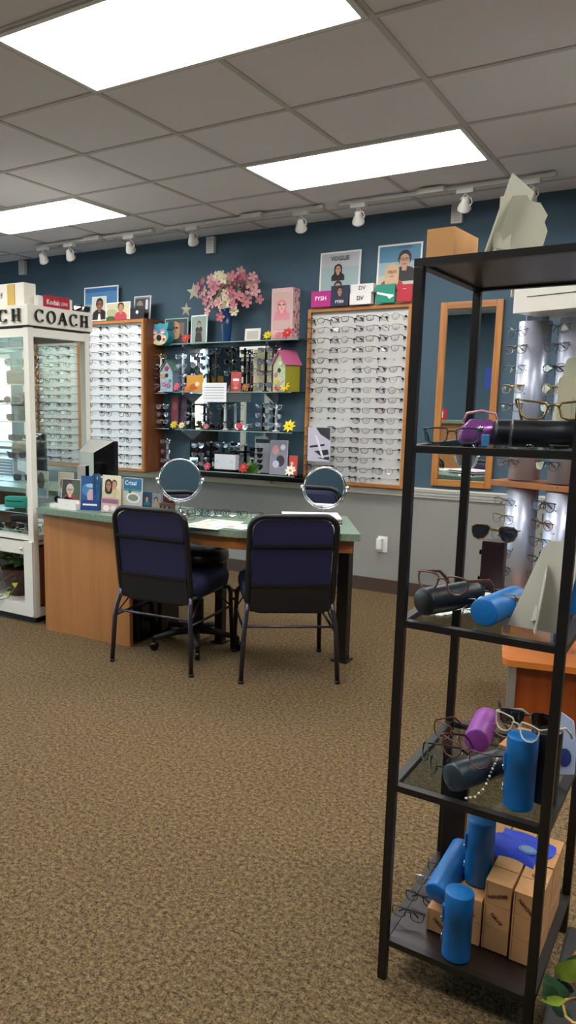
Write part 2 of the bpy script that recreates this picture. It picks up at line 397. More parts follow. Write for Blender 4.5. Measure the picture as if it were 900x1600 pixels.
# ---------------------------------------------------------------- track lights
TY = 2.24
def track(x0, x1, feed, label):
    r = root('lighting_track', label, 'track light rail', (x0, TY, H-.022), group=None)
    b = MB(); b.box(((x1-x0)/2, 0, 0), (x1-x0, .036, .02), M_trim, bev=.002); b.box((-.02, 0, 0), (.04, .042, .024), M_trim); b.box((x1-x0+.02, 0, 0), (.04, .042, .024), M_trim); link('rail', b, r)
    b = MB(); b.box((feed-x0, -.02, -.004), (.16, .09, .032), M_trim, bev=.004); link('feed_box', b, r)
track(-2.53, -1.375, -1.90, 'white lighting track on the ceiling at the left end')
track(-1.18, .02, -.46, 'white lighting track on the ceiling above the middle glass shelves')
track(.21, 1.43, .78, 'white lighting track on the ceiling at the right end above the rack')
sa = MB(); sa.box((0, 0, 0), (.10, .05, .03), M_trim, bev=.004); sam = sa.mesh('adapter')
sb = MB(); sb.tube([(0, 0, -.01), (.012, 0, -.03), (.035, 0, -.045), (.042, 0, -.07), (.028, 0, -.09)], .004, M_trim, 6); sb.tube([(0, 0, -.01), (-.012, 0, -.03), (-.03, 0, -.045)], .004, M_trim, 6); sbm = sb.mesh('arm')
sc_ = MB(); Mh = tr(0, 0, -.075) @ rx(math.radians(50)) @ ry(.25)
sc_.lathe([(.012, .045), (.020, .04), (.022, .02), (.034, -.005), (.040, -.028), (.040, -.034), (.034, -.030), (.02, -.012)], M_trim, 18, Mh); scm = sc_.mesh('lamp_head')
sd = MB(); sd.ball((0, 0, -.02), .027, mat('bulb_glass', '#ffffff', .05, .6), Mh, 12, (1, 1, .5)); sdm = sd.mesh('bulb')
wl = ['leftmost of the white track spotlights on the ceiling', 'second track spotlight from the left on the ceiling', 'third track spotlight from the left, at the end of the left track', 'track spotlight just left of the small white box over the flowers', 'track spotlight left of the fluorescent panel, above the right eyeglass wall', 'track spotlight just above the couple poster', 'track spotlight just above the small white wall box at right', 'rightmost track spotlight, right of the propped white card back']
for (px, py), l in zip([(67, 400), (109, 396), (203, 384), (301, 373), (470, 350), (560, 338), (727, 308), (830, 293)], wl):
    x = atY(px, py, TY).x
    r = root('track_spotlight', l, 'spotlight', (x, TY, H-.045)); link('adapter', sam, r); link('arm', sbm, r); link('lamp_head', scm, r, (0, 0, 0)); link('bulb', sdm, r)

# ---------------------------------------------------------------- framed eyeglass boards
def board(name, label, x0, x1, y, z0, z1, depth, rows, cols, gtag, gdesc, skip=(), fm=M_oak, side=M_oakd, fw=.022, seed=1, top=.0, shown=None, bmat=None):
    rnd = random.Random(seed); w = x1-x0; h = z1-z0
    r = root(name, label, 'display cabinet', (x0, W, z0))
    d = W-y
    bx = MB(); bx.box((w/2, -d/2+.0, h/2), (w, d-.006, h), bmat or M_boardg); bx_ = link('back_panel', bx, r)
    f = MB()
    for x in (fw/2, w-fw/2): f.box((x, -d-.012, h/2), (fw, .036, h), fm)
    for z in (fw/2, h-fw/2): f.box((w/2, -d-.012, z), (w-2*fw, .036, fw), M_oakx)
    link('frame', f, r)
    f = MB()
    for x in (-.002, w+.002): f.box((x, -d/2, h/2), (.016, d, h+.004), side)
    for z in (-.002, h+.002): f.box((w/2, -d/2, z), (w, d, .016), side)
    link('side_panel', f, r)
    cw = (w-2*fw)/cols; rh = (h-2*fw-top)/rows; DP = .112
    for j in range(rows):
        z = h-fw-top-rh*(j+.5); s = MB()
        s.box((w/2, -d+.002, z+.008), (w-2*fw-.01, .003, .004), M_boardg)
        for i in range(cols):
            cx = fw+cw*(i+.5)
            for q in (-1, 1): s.tube([(cx+q*.068, -d, z+.006), (cx+q*.068, -d-.022, z+.006)], .0065, M_blackm, 7)
            s.tube([(cx, -d, z-.004), (cx, -d-.03, z-.004)], .003, M_white, 5)
        link('peg_strip', s, r)
        for i in range(cols):
            if (j, i) in skip: continue
            if shown and not shown(j, i): continue
            cx = fw+cw*(i+.5); c = rnd.choice(['g_black']*4+['g_brown', 'g_gun', 'g_gun', 'g_tort', 'g_navy', 'g_plum', 'g_black']); sh = rnd.choice(['rect', 'rect', 'rect', 'panto', 'oval', 'cat', 'round'])
            rr = rnd.choice([.0012, .0016, .0021]) if c != 'g_gun' else .0012
            side_ = ['left', 'second', 'third', 'right'] if cols == 4 else ['left', 'middle', 'right']
            glasses('%s %s eyeglasses in %s row, %s column of the %s' % (CN[c], NS[sh], ORD[j], side_[i], gdesc),
                    (x0+cx+rnd.uniform(-.004, .004), y-DP-.012+.0, z0+z-.004), (0, rnd.uniform(-.03, .03), rnd.uniform(-.04, .04)), sh, c, rr, group=gtag)
    return r
pTL = atY(483, 480, W-.06); pTR = atY(645, 474, W-.06); pBL = atY(472, 753, W-.06)
board('eyeglass_wall_board', 'oak framed white board of eyeglasses right of the glass shelves', pTL.x, pTR.x, W-.045, pBL.z, pTR.z, .05, 17, 4,
      'eyeglasses on the right wall board', 'oak framed right board', skip={(4, 3), (5, 1), (8, 0), (10, 0), (10, 1), (14, 3), (16, 3)}, side=M_oak, top=.03, seed=3)
pr = atY(230, 499, 2.47); pb = atY(232, 735, 2.47); pl = atY(137, 505, 2.47); xr_ = -1.575
board('eyeglass_wall_board', 'lit white eyeglass cabinet with wooden sides left of the owl birdhouse', pl.x-.03, xr_, 2.46, pb.z-.01, pr.z, .24, 17, 3,
      'eyeglasses in the lit middle cabinet', 'lit cabinet beside the owl', fw=.020, side=M_oakd, seed=5, bmat=M_boardday)
pl2 = atY(54, 520, 2.46)
board('eyeglass_wall_board', 'white eyeglass cabinet seen through the cream glass case', pl2.x, pl.x-.055, 2.46, pb.z-.01, pr.z, .24, 17, 4,
      'eyeglasses in the cabinet behind the case', 'board behind the cream case', fw=.035, fm=M_oak, side=M_oakd, seed=8)

# oak framed wall mirror
p0 = atY(673, 758, W-.02); p1 = atY(788, 467, W-.02); w = p1.x-p0.x; h = p1.z-p0.z
r = root('wall_mirror', 'tall oak framed mirror on the blue wall behind the black rack', 'mirror', (p0.x, W, p0.z))
f = MB()
for x in (.022, w-.022): f.box((x, -.014, h/2), (.044, .028, h), M_oak, bev=.004)
for z in (.022, h-.022): f.box((w/2, -.014, z), (w-.088, .028, .044), M_oakx, bev=.004)
link('frame', f, r); f = MB(); f.box((w/2, -.009, h/2), (w-.08, .008, h-.08), M_mirror); link('mirror_glass', f, r)

# ---------------------------------------------------------------- printed pictures
def head_art(cx, cy, r, skin='#d3a284', hair='#2a1a12', shirt='#20242c', specs=False, long=False, turn=0):
    a = []
    a.append((circ(cx, cy-2.1*r, 1.9*r, 1.25*r, 12, 0, PI)+[(cx-1.9*r, cy-3.0*r), (cx+1.9*r, cy-3.0*r)], shirt))
    if long: a.append((rrect(cx-1.15*r, cy-2.2*r, cx+1.1*r, cy+1.3*r, r*.9), hair))
    a.append((rrect(cx-.35*r, cy-1.5*r, cx+.35*r, cy-.5*r, .1*r), skin))
    a.append((circ(cx, cy+.25*r, 1.0*r, 1.2*r, 14), hair)); a.append((circ(cx+turn*r, cy-.12*r, .78*r, 1.02*r, 14), skin))
    a.append((rrect(cx-.32*r+turn*r, cy-.62*r, cx+.32*r+turn*r, cy-.5*r, .05*r), '#a04a44'))
    a.append((rrect(cx-.08*r+turn*r, cy-.32*r, cx+.1*r+turn*r, cy+.05*r, .03*r), '#b98466'))
    for s in (-1, 1):
        if specs == 'dark': a.append((rrect(cx+s*.38*r-.3*r+turn*r, cy-.08*r, cx+s*.38*r+.3*r+turn*r, cy+.3*r, .1*r), '#15151a'))
        elif specs:
            a.append((rrect(cx+s*.38*r-.32*r+turn*r, cy-.08*r, cx+s*.38*r+.32*r+turn*r, cy+.32*r, .1*r), '#1a1718')); a.append((rrect(cx+s*.38*r-.25*r+turn*r, cy-.02*r, cx+s*.38*r+.25*r+turn*r, cy+.24*r, .08*r), skin)); a.append((circ(cx+s*.36*r+turn*r, cy+.1*r, .12*r, .07*r, 8), '#241a16'))
        else: a.append((circ(cx+s*.34*r+turn*r, cy+.1*r, .12*r, .07*r, 8), '#241a16'))
    return a
def picture(mb, x0, z0, w, h, art, M=None, y=-.0004, asp=None):
    """art: polygons in units of card width, clipped to the card"""
    for k, (poly, c) in enumerate(art):
        pts = [(x0+min(max(px, .02), .98)*w, z0+min(max(pz, .015*1), h/w-.015)*w) for px, pz in poly]
        yy = y-.00035*k
        mb.faces([(a, yy, b_) for a, b_ in pts], [tuple(range(len(pts)))], flat(c), M)
def card(name, label, cat, w, h, t, art, loc, rotz=0, lean=0, border='#eceae6', texts=(), group=None):
    """standing card, origin at bottom centre, faces -Y, leaning back by lean"""
    mb = MB(); M = rx(-lean)
    mb.box((0, t/2, h/2), (w, t, h), flat(border, .4), M)
    picture(mb, -w/2, 0, w, h, art, M)
    for s, sz, c, x, z in texts: mb.text(s, sz, flat(c), M @ tr(x, -.0004-.00035*len(art)-.0006, z*h), .0003, True)
    return thing(name, mb, label, cat, loc, (0, 0, rotz), group)
def bg(c, h=1.6, z0=.03, z1=None): return (rrect(.03, z0, .97, z1 or h-.03, .005), c)
# ---------------------------------------------------------------- pictures standing on top of the cabinets
def stand_at(px, pyb, Y, pw, ph):
    """bottom-centre position and real size of an upright card at depth Y from its pixel box"""
    a = atY(px-pw/2, pyb, Y); c = atY(px+pw/2, pyb, Y); t = atY(px, pyb-ph, Y); m = (a+c)/2
    return m, (c.x-a.x), t.z-m.z
topz = pTR.z+.0
def topcard(name, label, cat, px0, px1, pyb, pyt, Y, z, art, **k):
    m, w, h = stand_at((px0+px1)/2, pyb, Y, px1-px0, pyb-pyt); t = atY((px0+px1)/2, pyt, Y).z
    return card(name, label, cat, w, t-z, .006, art((t-z)/w), (m.x, Y, z), **k)
ZT = (pTL.z+pTR.z)/2+.004
r_ = pTR.z+.010
# right board top: its top is at r_
def vogue(h): return [(rrect(.04, .05, .96, .72*h, .01), '#9fb7b8'), (rrect(.04, .72*h, .96, h-.04, .01), '#b9bcc0'), (rrect(.04, .10, .96, .30*h, .01), '#b7a88f')]+head_art(.46, .68*h, .085, '#c99877', '#1c1412', '#2a1c1a', True, True)+head_art(.48, .36*h, .10, '#c08f70', '#2b1b14', '#4a2a28', True)
topcard('poster', 'tall white-edged fashion poster with a dark-haired woman, left poster on the right board', 'poster', 497, 560, 476, 392, W-.03, r_, vogue, lean=.05, texts=(('VOGUE', .042, '#55555c', 0, .87),))
def couple(h): return [(rrect(.04, .04, .96, h-.04, .01), '#4f86a5'), (rrect(.04, .04, .96, .70*h, .01), '#9db5bd'), (rrect(.04, .04, .96, .48*h, .01), '#c9c3b3')]+head_art(.62, .72*h, .15, '#c79a7c', '#1d1714', '#17181c', True)+head_art(.36, .52*h, .14, '#d9ac8c', '#d0b58a', '#9c3030', True, True)
topcard('poster', 'tall blue poster of a man and a blonde woman, right poster on the right board', 'poster', 586, 655, 470, 380, W-.03, r_, couple, lean=.05, texts=(('LACOSTE', .020, '#3a5f78', .035, .935),))
def put_text(o_px, o_py, Y, s, size, c, bold=True, rz_=0):
    pass
def solid(c, extra=()): return lambda h: [(rrect(.02, .02, .98, h-.02, .01), c)]+list(extra)
def block(name, label, cat, px0, px1, pyb, pyt, Y, z, depth, col, txt=None, tc='#f4f0ee', size=.03, face='#000', art=None, dz=0):
    a = atY(px0, pyb, Y); c = atY(px1, pyb, Y); t = atY((px0+px1)/2, pyt, Y).z; w = c.x-a.x; h = t-z
    mb = MB(); mb.box((0, depth/2, h/2), (w, depth, h), flat(col, .45), bev=.0015)
    if art: picture(mb, -w/2, 0, w, h, art(h/w))
    if txt: mb.text(txt, size, flat(tc), tr(0, -.0045, h*.52+dz), .0004, True)
    return thing(name, mb, label, cat, ((a.x+c.x)/2, Y, z))
block('sign_block', 'magenta counter sign lettered in white, left end of the right board top', 'sign', 486, 516, 479, 455, W-.10, r_, .02, '#b81f86', 'FYSH', size=.040)
block('sign_block', 'dark navy sign with a small portrait beside the magenta sign', 'sign', 516.5, 544, 477, 446, W-.10, r_, .02, '#262a44', 'FYSH', size=.028, dz=-.045, art=lambda h: head_art(.5, .72*h, .17, '#a57c60', '#1d1512', '#262a44', True))
block('sign_block', 'white rectangular sign block, lower of the two stacked', 'sign', 546, 579, 476, 457, W-.11, r_, .06, '#e3e1dc', 'DV', '#4a4a4a', .038)
a_ = atY(548, 457, W-.11); z2_ = a_.z
b_ = atY(583, 457, W-.11)
mb = MB(); mb.box((0, .03, .030), (b_.x-a_.x, .06, .058), flat('#e3e1dc', .45), bev=.0015); mb.text('DV', .038, flat('#4a4a4a'), tr(0, -.001, .03), .0004, True)
hh = atY(565, 457, W-.11).z
thing('sign_block', mb, 'white rectangular sign block, upper of the two stacked', 'sign', ((a_.x+b_.x)/2, W-.11, hh))
block('sign_block', 'green sign with a white swoosh stripe on the right board top', 'sign', 587, 616, 473, 444, W-.10, r_, .02, '#0f8a72', art=lambda h: [([(.05, .62*h), (.5, .50*h), (.95, .42*h), (.95, .34*h), (.72, .2*h), (.6, .36*h), (.05, .50*h)], '#eef4f2')])
block('sign_block', 'small red sign at the right end of the right board top', 'sign', 620, 643, 470, 444, W-.10, r_, .02, '#b3142c', '.....', size=.02, dz=.03)
# middle cabinet top (seen above the lit cabinet)
zc = pr.z+.002; Yc = 2.62
def trop(h): return [(rrect(.03, .03, .97, h-.03, .01), '#4d86b4'), (rrect(.03, .03, .97, .55*h, .01), '#86aec4'), (rrect(.03, .86*h, .97, h-.03, .01), '#2f6aa8'), (circ(.3, .36*h, .3, .14, 10), '#a9bcae'), (circ(.75, .30*h, .25, .2, 10), '#5c7a4c')]
topcard('poster', 'large blue sky poster behind the portrait of a man in a suit', 'poster', 131, 184, 500, 447, 2.64, zc, trop, lean=.04)
def suit(h): return [(rrect(.03, .03, .97, h-.03, .01), '#c9c7bd')]+head_art(.55, .68*h, .26, '#8d5a3c', '#15100e', '#171a22', True)+[([(.45, .05), (.5, .34*h), (.62, .34*h), (.7, .05)], '#e9e9ec')]
topcard('photo_card', 'portrait card of a smiling man in a dark suit on the lit cabinet', 'photo', 143, 165, 501, 463, 2.52, zc, suit, lean=.06)
def redm(h): return [(rrect(.03, .03, .97, h-.03, .01), '#c9c2a4'), (circ(.25, .45*h, .24, .22*h, 10), '#a9ab83'), (circ(.2, .15*h, .25, .15*h, 10), '#3c5a2c')]+head_art(.62, .70*h, .13, '#b07f5e', '#1f1611', '#b83a4c')
topcard('photo_card', 'landscape card of a man in a pink red shirt on the lit cabinet', 'photo', 165, 203, 500, 472, 2.50, zc, redm, lean=.06)
def bwc(h): return [(rrect(.03, .03, .97, h-.03, .01), '#6e6f70'), (rrect(.1, .1, .9, h-.12, .05), '#25272a'), (circ(.35, .62*h, .2, .2*h, 12, 0, PI), '#777361'), (rrect(.7, .45*h, .85, .85*h, .05), '#c9ccd2')]
topcard('photo_card', 'dark grey card at the right end of the lit cabinet top', 'photo', 208, 234, 498, 462, 2.56, zc, bwc, lean=.10)
def blk(h): return [(rrect(.02, .02, .98, h-.02, .01), '#0f141c'), (circ(.5, .66*h, .1, .1, 8), '#dfe3e8')]
topcard('sign_card', 'small black sign with a white emblem in front of the dark grey card', 'sign', 203, 225, 499, 481, 2.50, zc, blk, lean=.04, border='#0f141c')

# owl birdhouse on the wall side
p = atY(249, 540, 2.56); s_ = (atY(263, 520, 2.56)-atY(235, 520, 2.56)).x; oh = atY(249, 504, 2.56).z-p.z
r = root('owl_birdhouse', 'round turquoise owl birdhouse hung beside the lit cabinet', 'birdhouse', (p.x, 2.56, p.z))
M_teal = mat('owl_teal', '#3b98a6', .5, noise=.1, nscale=30); ow = s_/2
b = MB(); body = circ(0, oh*.42, ow, oh*.42, 20); b.prism(body, .13, M_teal, tr(0, 0, 0))
b.prism([(-ow*.85, oh*.72), (-ow*.95, oh*1.02), (-ow*.45, oh*.92), (0, oh*.98), (ow*.45, oh*.92), (ow*.95, oh*1.02), (ow*.85, oh*.72)], .11, M_teal, tr(0, .006, 0)); link('body', b, r)
b = MB(); b.prism(circ(0, oh*.27, ow*.82, oh*.25, 18), .004, mat('owl_belly', '#d9c7a4', .6, noise=.35, nscale=40), tr(0, -.004, 0)); link('belly', b, r)
for s in (-1, 1):
    b = MB(); b.prism(circ(s*ow*.42, oh*.60, ow*.30, oh*.12, 14), .005, mat('owl_eye', '#b08ab0', .5), tr(0, -.005, 0)); b.prism(circ(s*ow*.42, oh*.565, ow*.22, oh*.035, 10), .003, M_white, tr(0, -.008, 0)); link('eye', b, r)
b = MB(); b.prism(circ(0, oh*.34, ow*.26, oh*.13, 16), .004, M_blackm, tr(0, -.010, 0)); link('entrance_hole', b, r)
b = MB()
for x in (-.6, .55): b.prism(circ(ow*x, oh*.27, ow*.12, oh*.06, 8), .003, flat('#c43a3e'), tr(0, -.009, 0))
b.prism(circ(-ow*.7, oh*.38, ow*.1, oh*.05, 8), .003, flat('#d98a2c'), tr(0, -.009, 0)); link('painted_flowers', b, r)
b = MB(); b.box((0, .135, oh*.5), (.02, .02, .02), M_blackm); link('hanger', b, r)

# printed photo hung over the lower left of the right board
a = atY(480, 720, W-.175); c = atY(517, 668, W-.175); w_ = c.x-a.x; h_ = c.z-a.z; hp = h_/w_
card('photo_print', 'lilac and dark photo print hung over the lower left of the right eyeglass board', 'photo', w_, h_, .002, [(rrect(.0, .0, 1, hp, .01), '#b9b6c6'), ([(.35, hp), (1, hp), (1, .62*hp), (.55, .80*hp)], '#2f2a36'), ([(.1, .45*hp), (.75, .52*hp), (.75, .46*hp), (.1, .39*hp)], '#15151c'), ([(.3, .30*hp), (.9, .36*hp), (.95, .22*hp), (.6, .16*hp)], '#1a1a24'), ([(.45, .1*hp), (.98, .05*hp), (.98, .15*hp)], '#15151c'), ([(.3, .78*hp), (.42, .75*hp), (.75, .1*hp), (.65, .1*hp)], '#d6d4de')], ((a.x+c.x)/2, W-.175, a.z), border='#c4c2cc')
# wall stars
def star(px, py, rr, label, rot):
    p = atY(px, py, W); pts = []
    for k in range(10): a = PI/2+k*PI/5+rot; q = rr if k % 2 == 0 else rr*.42; pts.append((q*math.cos(a), q*math.sin(a)))
    b = MB(); m = mat('star_cream', '#c9c8b2', .6)
    vs = [(x, 0, z) for x, z in pts]+[(0, -.018, 0)]
    b.faces(vs, [(i, (i+1) % 10, 10) for i in range(10)]+[tuple(range(9, -1, -1))], m)
    thing('wall_star', b, label, 'star', (p.x, W-.002, p.z))
star(303, 456, .072, 'larger cream star on the blue wall left of the flowers', .05)
star(291, 484, .056, 'smaller cream star on the blue wall above the teal photo frame', -.1)

# ---------------------------------------------------------------- glass shelf unit in the middle
SY = W-.20
zs = [atY(368, 533, SY).z, atY(365, 612, SY).z, atY(365, 673, SY).z, atY(360, 738, SY).z]
xl = [atY(266, 538, SY).x, atY(268, 612, SY).x, atY(270, 673, SY).x, atY(249, 735, SY).x]
xr2 = [atY(471, 533, SY).x, atY(461, 612, SY).x, atY(462, 674, SY).x, atY(466, 735, SY).x]
r = root('glass_shelf_unit', 'mirror-backed glass shelf unit on the blue wall between the eyeglass boards', 'shelf unit', ((xl[0]+xr2[0])/2, W, 0))
ox = (xl[0]+xr2[0])/2
b = MB(); q = [(x, z) for x, z in rrect(-1.29-ox, .80, -.475-ox, zs[0]-.03, .05)]; b.prism(q, .006, M_mirror, tr(0, -.010, 0)); link('mirror_back', b, r)
for k in range(4):
    b = MB(); x0, x1 = xl[k]-ox, xr2[k]-ox
    pts = [(x0+.10, -.002), (x0+.005, -.12), (x0, -.17), (x0+.02, -.20), (x1-.03, -.20), (x1, -.17), (x1, -.002)]
    b.flatpoly(pts, zs[k], .008, M_glassd if k else M_glassd)
    b.tube([(x0+.02, -.201, zs[k]-.004), (x1-.03, -.201, zs[k]-.004)], .0045, M_glassedge, 5); b.tube([(x0+.02, -.201, zs[k]-.004), (x0+.001, -.17, zs[k]-.004), (x0+.006, -.12, zs[k]-.004)], .0045, M_glassedge, 5)
    link('shelf', b, r)
    for x in (-1.26-ox, -.50-ox):
        b = MB(); b.prism([(0, -.01), (0, -.09), (-.025, -.09), (-.16, -.02), (-.16, -.01)], .012, M_steel, tr(x, 0, zs[k]-.0) @ rz(PI/2)); link('bracket', b, r)
b = MB(); b.box((0, -.10, zs[3]-.03), (xr2[3]-xl[3]-.02, .19, .035), M_gloss, bev=.004); link('base_tray', b, r)
# a second narrow set of small shelves at its left
def smallshelf(px, py, label):
    p = atY(px, py, W-.12); b = MB(); b.flatpoly([(-.07, 0), (-.07, -.13), (.07, -.13), (.07, 0)], 0, .007, M_glassd); b.tube([(-.07, -.131, -.0035), (.07, -.131, -.0035)], .004, M_glassedge, 5)
    thing('small_glass_shelf', b, label, 'shelf', (p.x, W, p.z)); return p
smallshelf(254, 669, 'small glass side shelf at the third shelf level')
smallshelf(253, 614, 'small glass side shelf at the second shelf level')

# rod stands holding rows of glasses
def rodstand(px, z, Y, hgt, n, label, rod='rod_white', gc=None, gl='lens_mirrored', rot=0, step=None, first=.05, sc=.92, base=True):
    p = atY(px, 640, Y); x = p.x
    mat('rod_white', '#d9dbe0', .25, .3)
    r = root('eyewear_rod_stand', 'slim rod display stand '+label, 'stand', (x, Y, z), (0, 0, rot))
    b = MB(); b.lathe([(.028, 0), (.028, .006), (.008, .012)], MATS[rod] if rod != 'rod_black' else M_gloss, 16); link('base', b, r)
    b = MB(); b.box((0, .0, hgt/2), (.016, .016, hgt), M_gloss if rod == 'rod_black' else MATS[rod]); b.ball((0, 0, hgt), .011, M_chrome, seg=8); link('rod', b, r)
    st = step or (hgt-first-.02)/max(1, n-1)
    for k in range(n):
        c = (gc or ['g_black', 'g_silver', 'g_gun', 'g_tort'])[k % len(gc or [0]*4)]
        zz = z+first+k*st
        b = MB(); b.box((0, -.014, first+k*st+.002), (.012, .02, .008), M_gloss if rod == 'rod_black' else MATS[rod]); link('nose_rest', b, r)
        M = tr(x, Y, zz) @ rz(rot) @ tr(0, -.030, 0)
        glasses_m('%s %s, %s up on the rod %s' % (CN[c], 'sunglasses' if gl != 'lens_clear' else 'eyeglasses', ORD[k], label), M, shape=['aviator', 'cat', 'panto', 'rect'][(k+n) % 4], color=c, r=.0016, lens=gl, scale=sc, folded=True, group='glasses on the rod stands of the glass shelf unit', sun=gl != 'lens_clear')
S1, S2, S3, S4 = zs
Yr = W-.10
rodstand(252, S2-.005, W-.10, .31, 4, 'with white pole at far left of second shelf', 'rod_white', ['g_pink', 'g_plum', 'g_silver', 'g_gold'], 'lens_clear', .25)
rodstand(286, S2, Yr-.02, .30, 4, 'behind the orange card on the second shelf', 'rod_white', ['g_silver', 'g_red', 'g_silver'], rot=-.05)
rodstand(310, S2, Yr, .31, 4, 'between the orange card and the taped note', 'rod_black', ['g_silver', 'g_gun'])
rodstand(337, S2, Yr-.03, .33, 3, 'right behind the taped note on the second shelf', 'rod_black', ['g_gun', 'g_black'], 'lens_clear')
rodstand(362, S2, Yr-.01, .34, 4, 'left of the red picture on the second shelf', 'rod_black', ['g_gun', 'g_teal', 'g_black'], 'lens_dark')
rodstand(389, S2, Yr, .29, 3, 'in the middle right of the second shelf', 'rod_black', ['g_black', 'g_brown'], 'lens_clear', .3)
rodstand(414, S2, Yr-.02, .33, 4, 'left of the pink-roofed birdhouse', 'rod_black', ['g_gold', 'g_black', 'g_gun'], rot=.2)
rodstand(430, S2, Yr, .34, 5, 'touching the pink-roofed birdhouse', 'rod_black', ['g_silver', 'g_plum', 'g_black'], 'lens_clear', rot=.1, sc=.75)
rodstand(256, S3+.004, W-.09, .19, 3, 'on the small glass side shelf', 'rod_black', ['g_silver', 'g_black'], rot=.1)
rodstand(301, S3, Yr, .20, 3, 'right of the pink cards on the third shelf', 'rod_black', ['g_gun', 'g_silver'], 'lens_clear')
rodstand(325, S3, Yr-.02, .19, 3, 'below the taped note on the third shelf', 'rod_black', ['g_black', 'g_plum'], 'lens_clear')
rodstand(352, S3, Yr+.01, .20, 2, 'in the middle of the third shelf', 'rod_white', ['g_gun', 'g_silver'], 'lens_clear')
rodstand(412, S3, Yr, .21, 3, 'right of centre on the third shelf', 'rod_black', ['g_navy', 'g_plum'])
rodstand(432, S3, Yr-.01, .20, 3, 'near the yellow flower on the third shelf', 'rod_white', ['g_silver', 'g_black'])
rodstand(262, S4+.002, W-.09, .23, 3, 'at the left end of the bottom shelf', 'rod_white', ['g_silver', 'g_gun'], rot=-.2)
rodstand(312, S4, Yr, .21, 3, 'left of the white box on the bottom shelf', 'rod_black', ['g_gun', 'g_plum', 'g_silver'])
rodstand(350, S4, Yr+.02, .22, 3, 'behind the white box on the bottom shelf', 'rod_black', ['g_navy', 'g_silver'])
rodstand(371, S4, Yr+.02, .20, 3, 'right behind the red flower on the bottom shelf', 'rod_black', ['g_silver', 'g_black'], 'lens_clear')
rodstand(404, S4, Yr, .20, 4, 'on the right half of the bottom shelf', 'rod_white', ['g_gun', 'g_silver', 'g_black'], 'lens_dark')

# decor on the shelves
def woman(h): return [(rrect(.03, .03, .97, h-.03, .01), '#2b3b3f'), (rrect(.16, .14, .84, h-.16, .01), '#6d5a50')]+head_art(.46, .62*h, .17, '#c99575', '#b08a5c', '#2c2a2c', 'dark', True)
topcard('framed_photo', 'teal photo frame with a woman in sunglasses on the top glass shelf', 'photo frame', 257, 293, 537, 497, W-.06, S1, woman, lean=.05, border='#8fbab2')
def woman2(h): return [(rrect(.05, .06, .95, h-.06, .01), '#8ea49c')]+head_art(.5, .68*h, .11, '#cfa58a', '#4a2f22', '#2b2426', True)+[([(.3, .1), (.34, .42*h), (.66, .42*h), (.74, .1)], '#332b2d')]
topcard('framed_photo', 'white photo frame with a standing woman left of the blue vase', 'photo frame', 296, 324, 536, 492, W-.08, S1, woman2, lean=.05, rotz=-.15)
def blankp(h): return [(rrect(.13, .13, .87, h-.14, .01), '#b9b5ab')]
topcard('framed_photo', 'small empty white frame on the top glass shelf', 'photo frame', 382, 406, 533, 513, W-.10, S1, blankp, lean=.1, border='#dedbd2')
# tall pink box
a = atY(423, 533, W-.14); c = atY(456, 531, W-.14); t = atY(440, 450, W-.14)
b = MB(); w_ = c.x-a.x; h_ = t.z-S1; b.box((0, .06, h_/2), (w_, .12, h_), mat('floral_box', '#d7b3b2', .5), bev=.002)
fl_m = [flat('#b4303f'), flat('#e6dcd6'), flat('#8e2636')]
rn = random.Random(4)
for k in range(42):
    yy, zz = rn.uniform(.008, .112), rn.uniform(.01, h_-.01); q = rn.uniform(.008, .014)
    b.faces([(w_/2+.0006+k*.00002, yy+q*math.cos(u*PI/3.5), zz+q*math.sin(u*PI/3.5)) for u in range(7)], [tuple(range(7))], fl_m[k % 3])
b.box((0, -.0015, h_*.56), (w_*.84, .003, h_*.72), flat('#c9a9a2'))
picture(b, -w_*.40, h_*.22, w_*.80, h_*.68, head_art(.5, 1.15, .24, '#dcb0a0', '#d77f8c', '#d28a96', False, True)+[(rrect(.3, 1.2, .45, 1.26, .02), '#5b2a30'), (rrect(.55, 1.2, .7, 1.26, .02), '#5b2a30')], None, -.0035)
thing('pink_gift_box', b, 'tall pink box with portrait and floral side at the right of the top shelf', 'box', ((a.x+c.x)/2, W-.14, S1))
# vase with bouquet
vp = atY(354, 533, W-.10)
M_vase = mat('vase_blue', '#183f6b', .25, noise=.15, nscale=10)
b = MB(); hv = atY(355, 484, W-.10).z-S1
b.lathe([(.034, 0), (.036, .01), (.046, hv*.5), (.056, hv), (.052, hv), (.042, hv*.5), (.03, .012)], M_vase, 24)
thing('blue_vase', b, 'dark blue tapered vase holding pink flowers on the top glass shelf', 'vase', (vp.x, W-.11, S1))
VX, VY, VZ = vp.x, W-.11, S1+hv
r = root('flower_bouquet', 'large bouquet of pink and cream blossoms in the blue vase', 'flowers', (VX, VY, VZ-.08))
def blossom_mesh(col, petals, R, name):
    b = MB(); m = mat('petal_'+name, col, .7)
    for k in range(petals):
        a = 2*PI*k/petals; ca, sa_ = math.cos(a), math.sin(a)
        pts = [(0, 0, 0), (R*.45, -R*.28, R*.22), (R*.85, -R*.3, R*.28), (R, 0, R*.2), (R*.85, R*.3, R*.28), (R*.45, R*.28, R*.22)]
        b.faces([(x*ca-y*sa_, x*sa_+y*ca, z) for x, y, z in pts], [(0, 1, 2, 3), (0, 3, 4, 5)], m)
    b.ball((0, 0, R*.08), R*.2, mat('blossom_eye', '#d8b24a', .6), seg=6); return b.mesh('blossom', False)
BL = [blossom_mesh('#c9808f', 5, .032, 'pink'), blossom_mesh('#d9a3ab', 5, .034, 'light'), blossom_mesh('#e3dcbf', 6, .034, 'cream'), blossom_mesh('#b8647c', 5, .030, 'deep')]
rn = random.Random(11); bz = .08
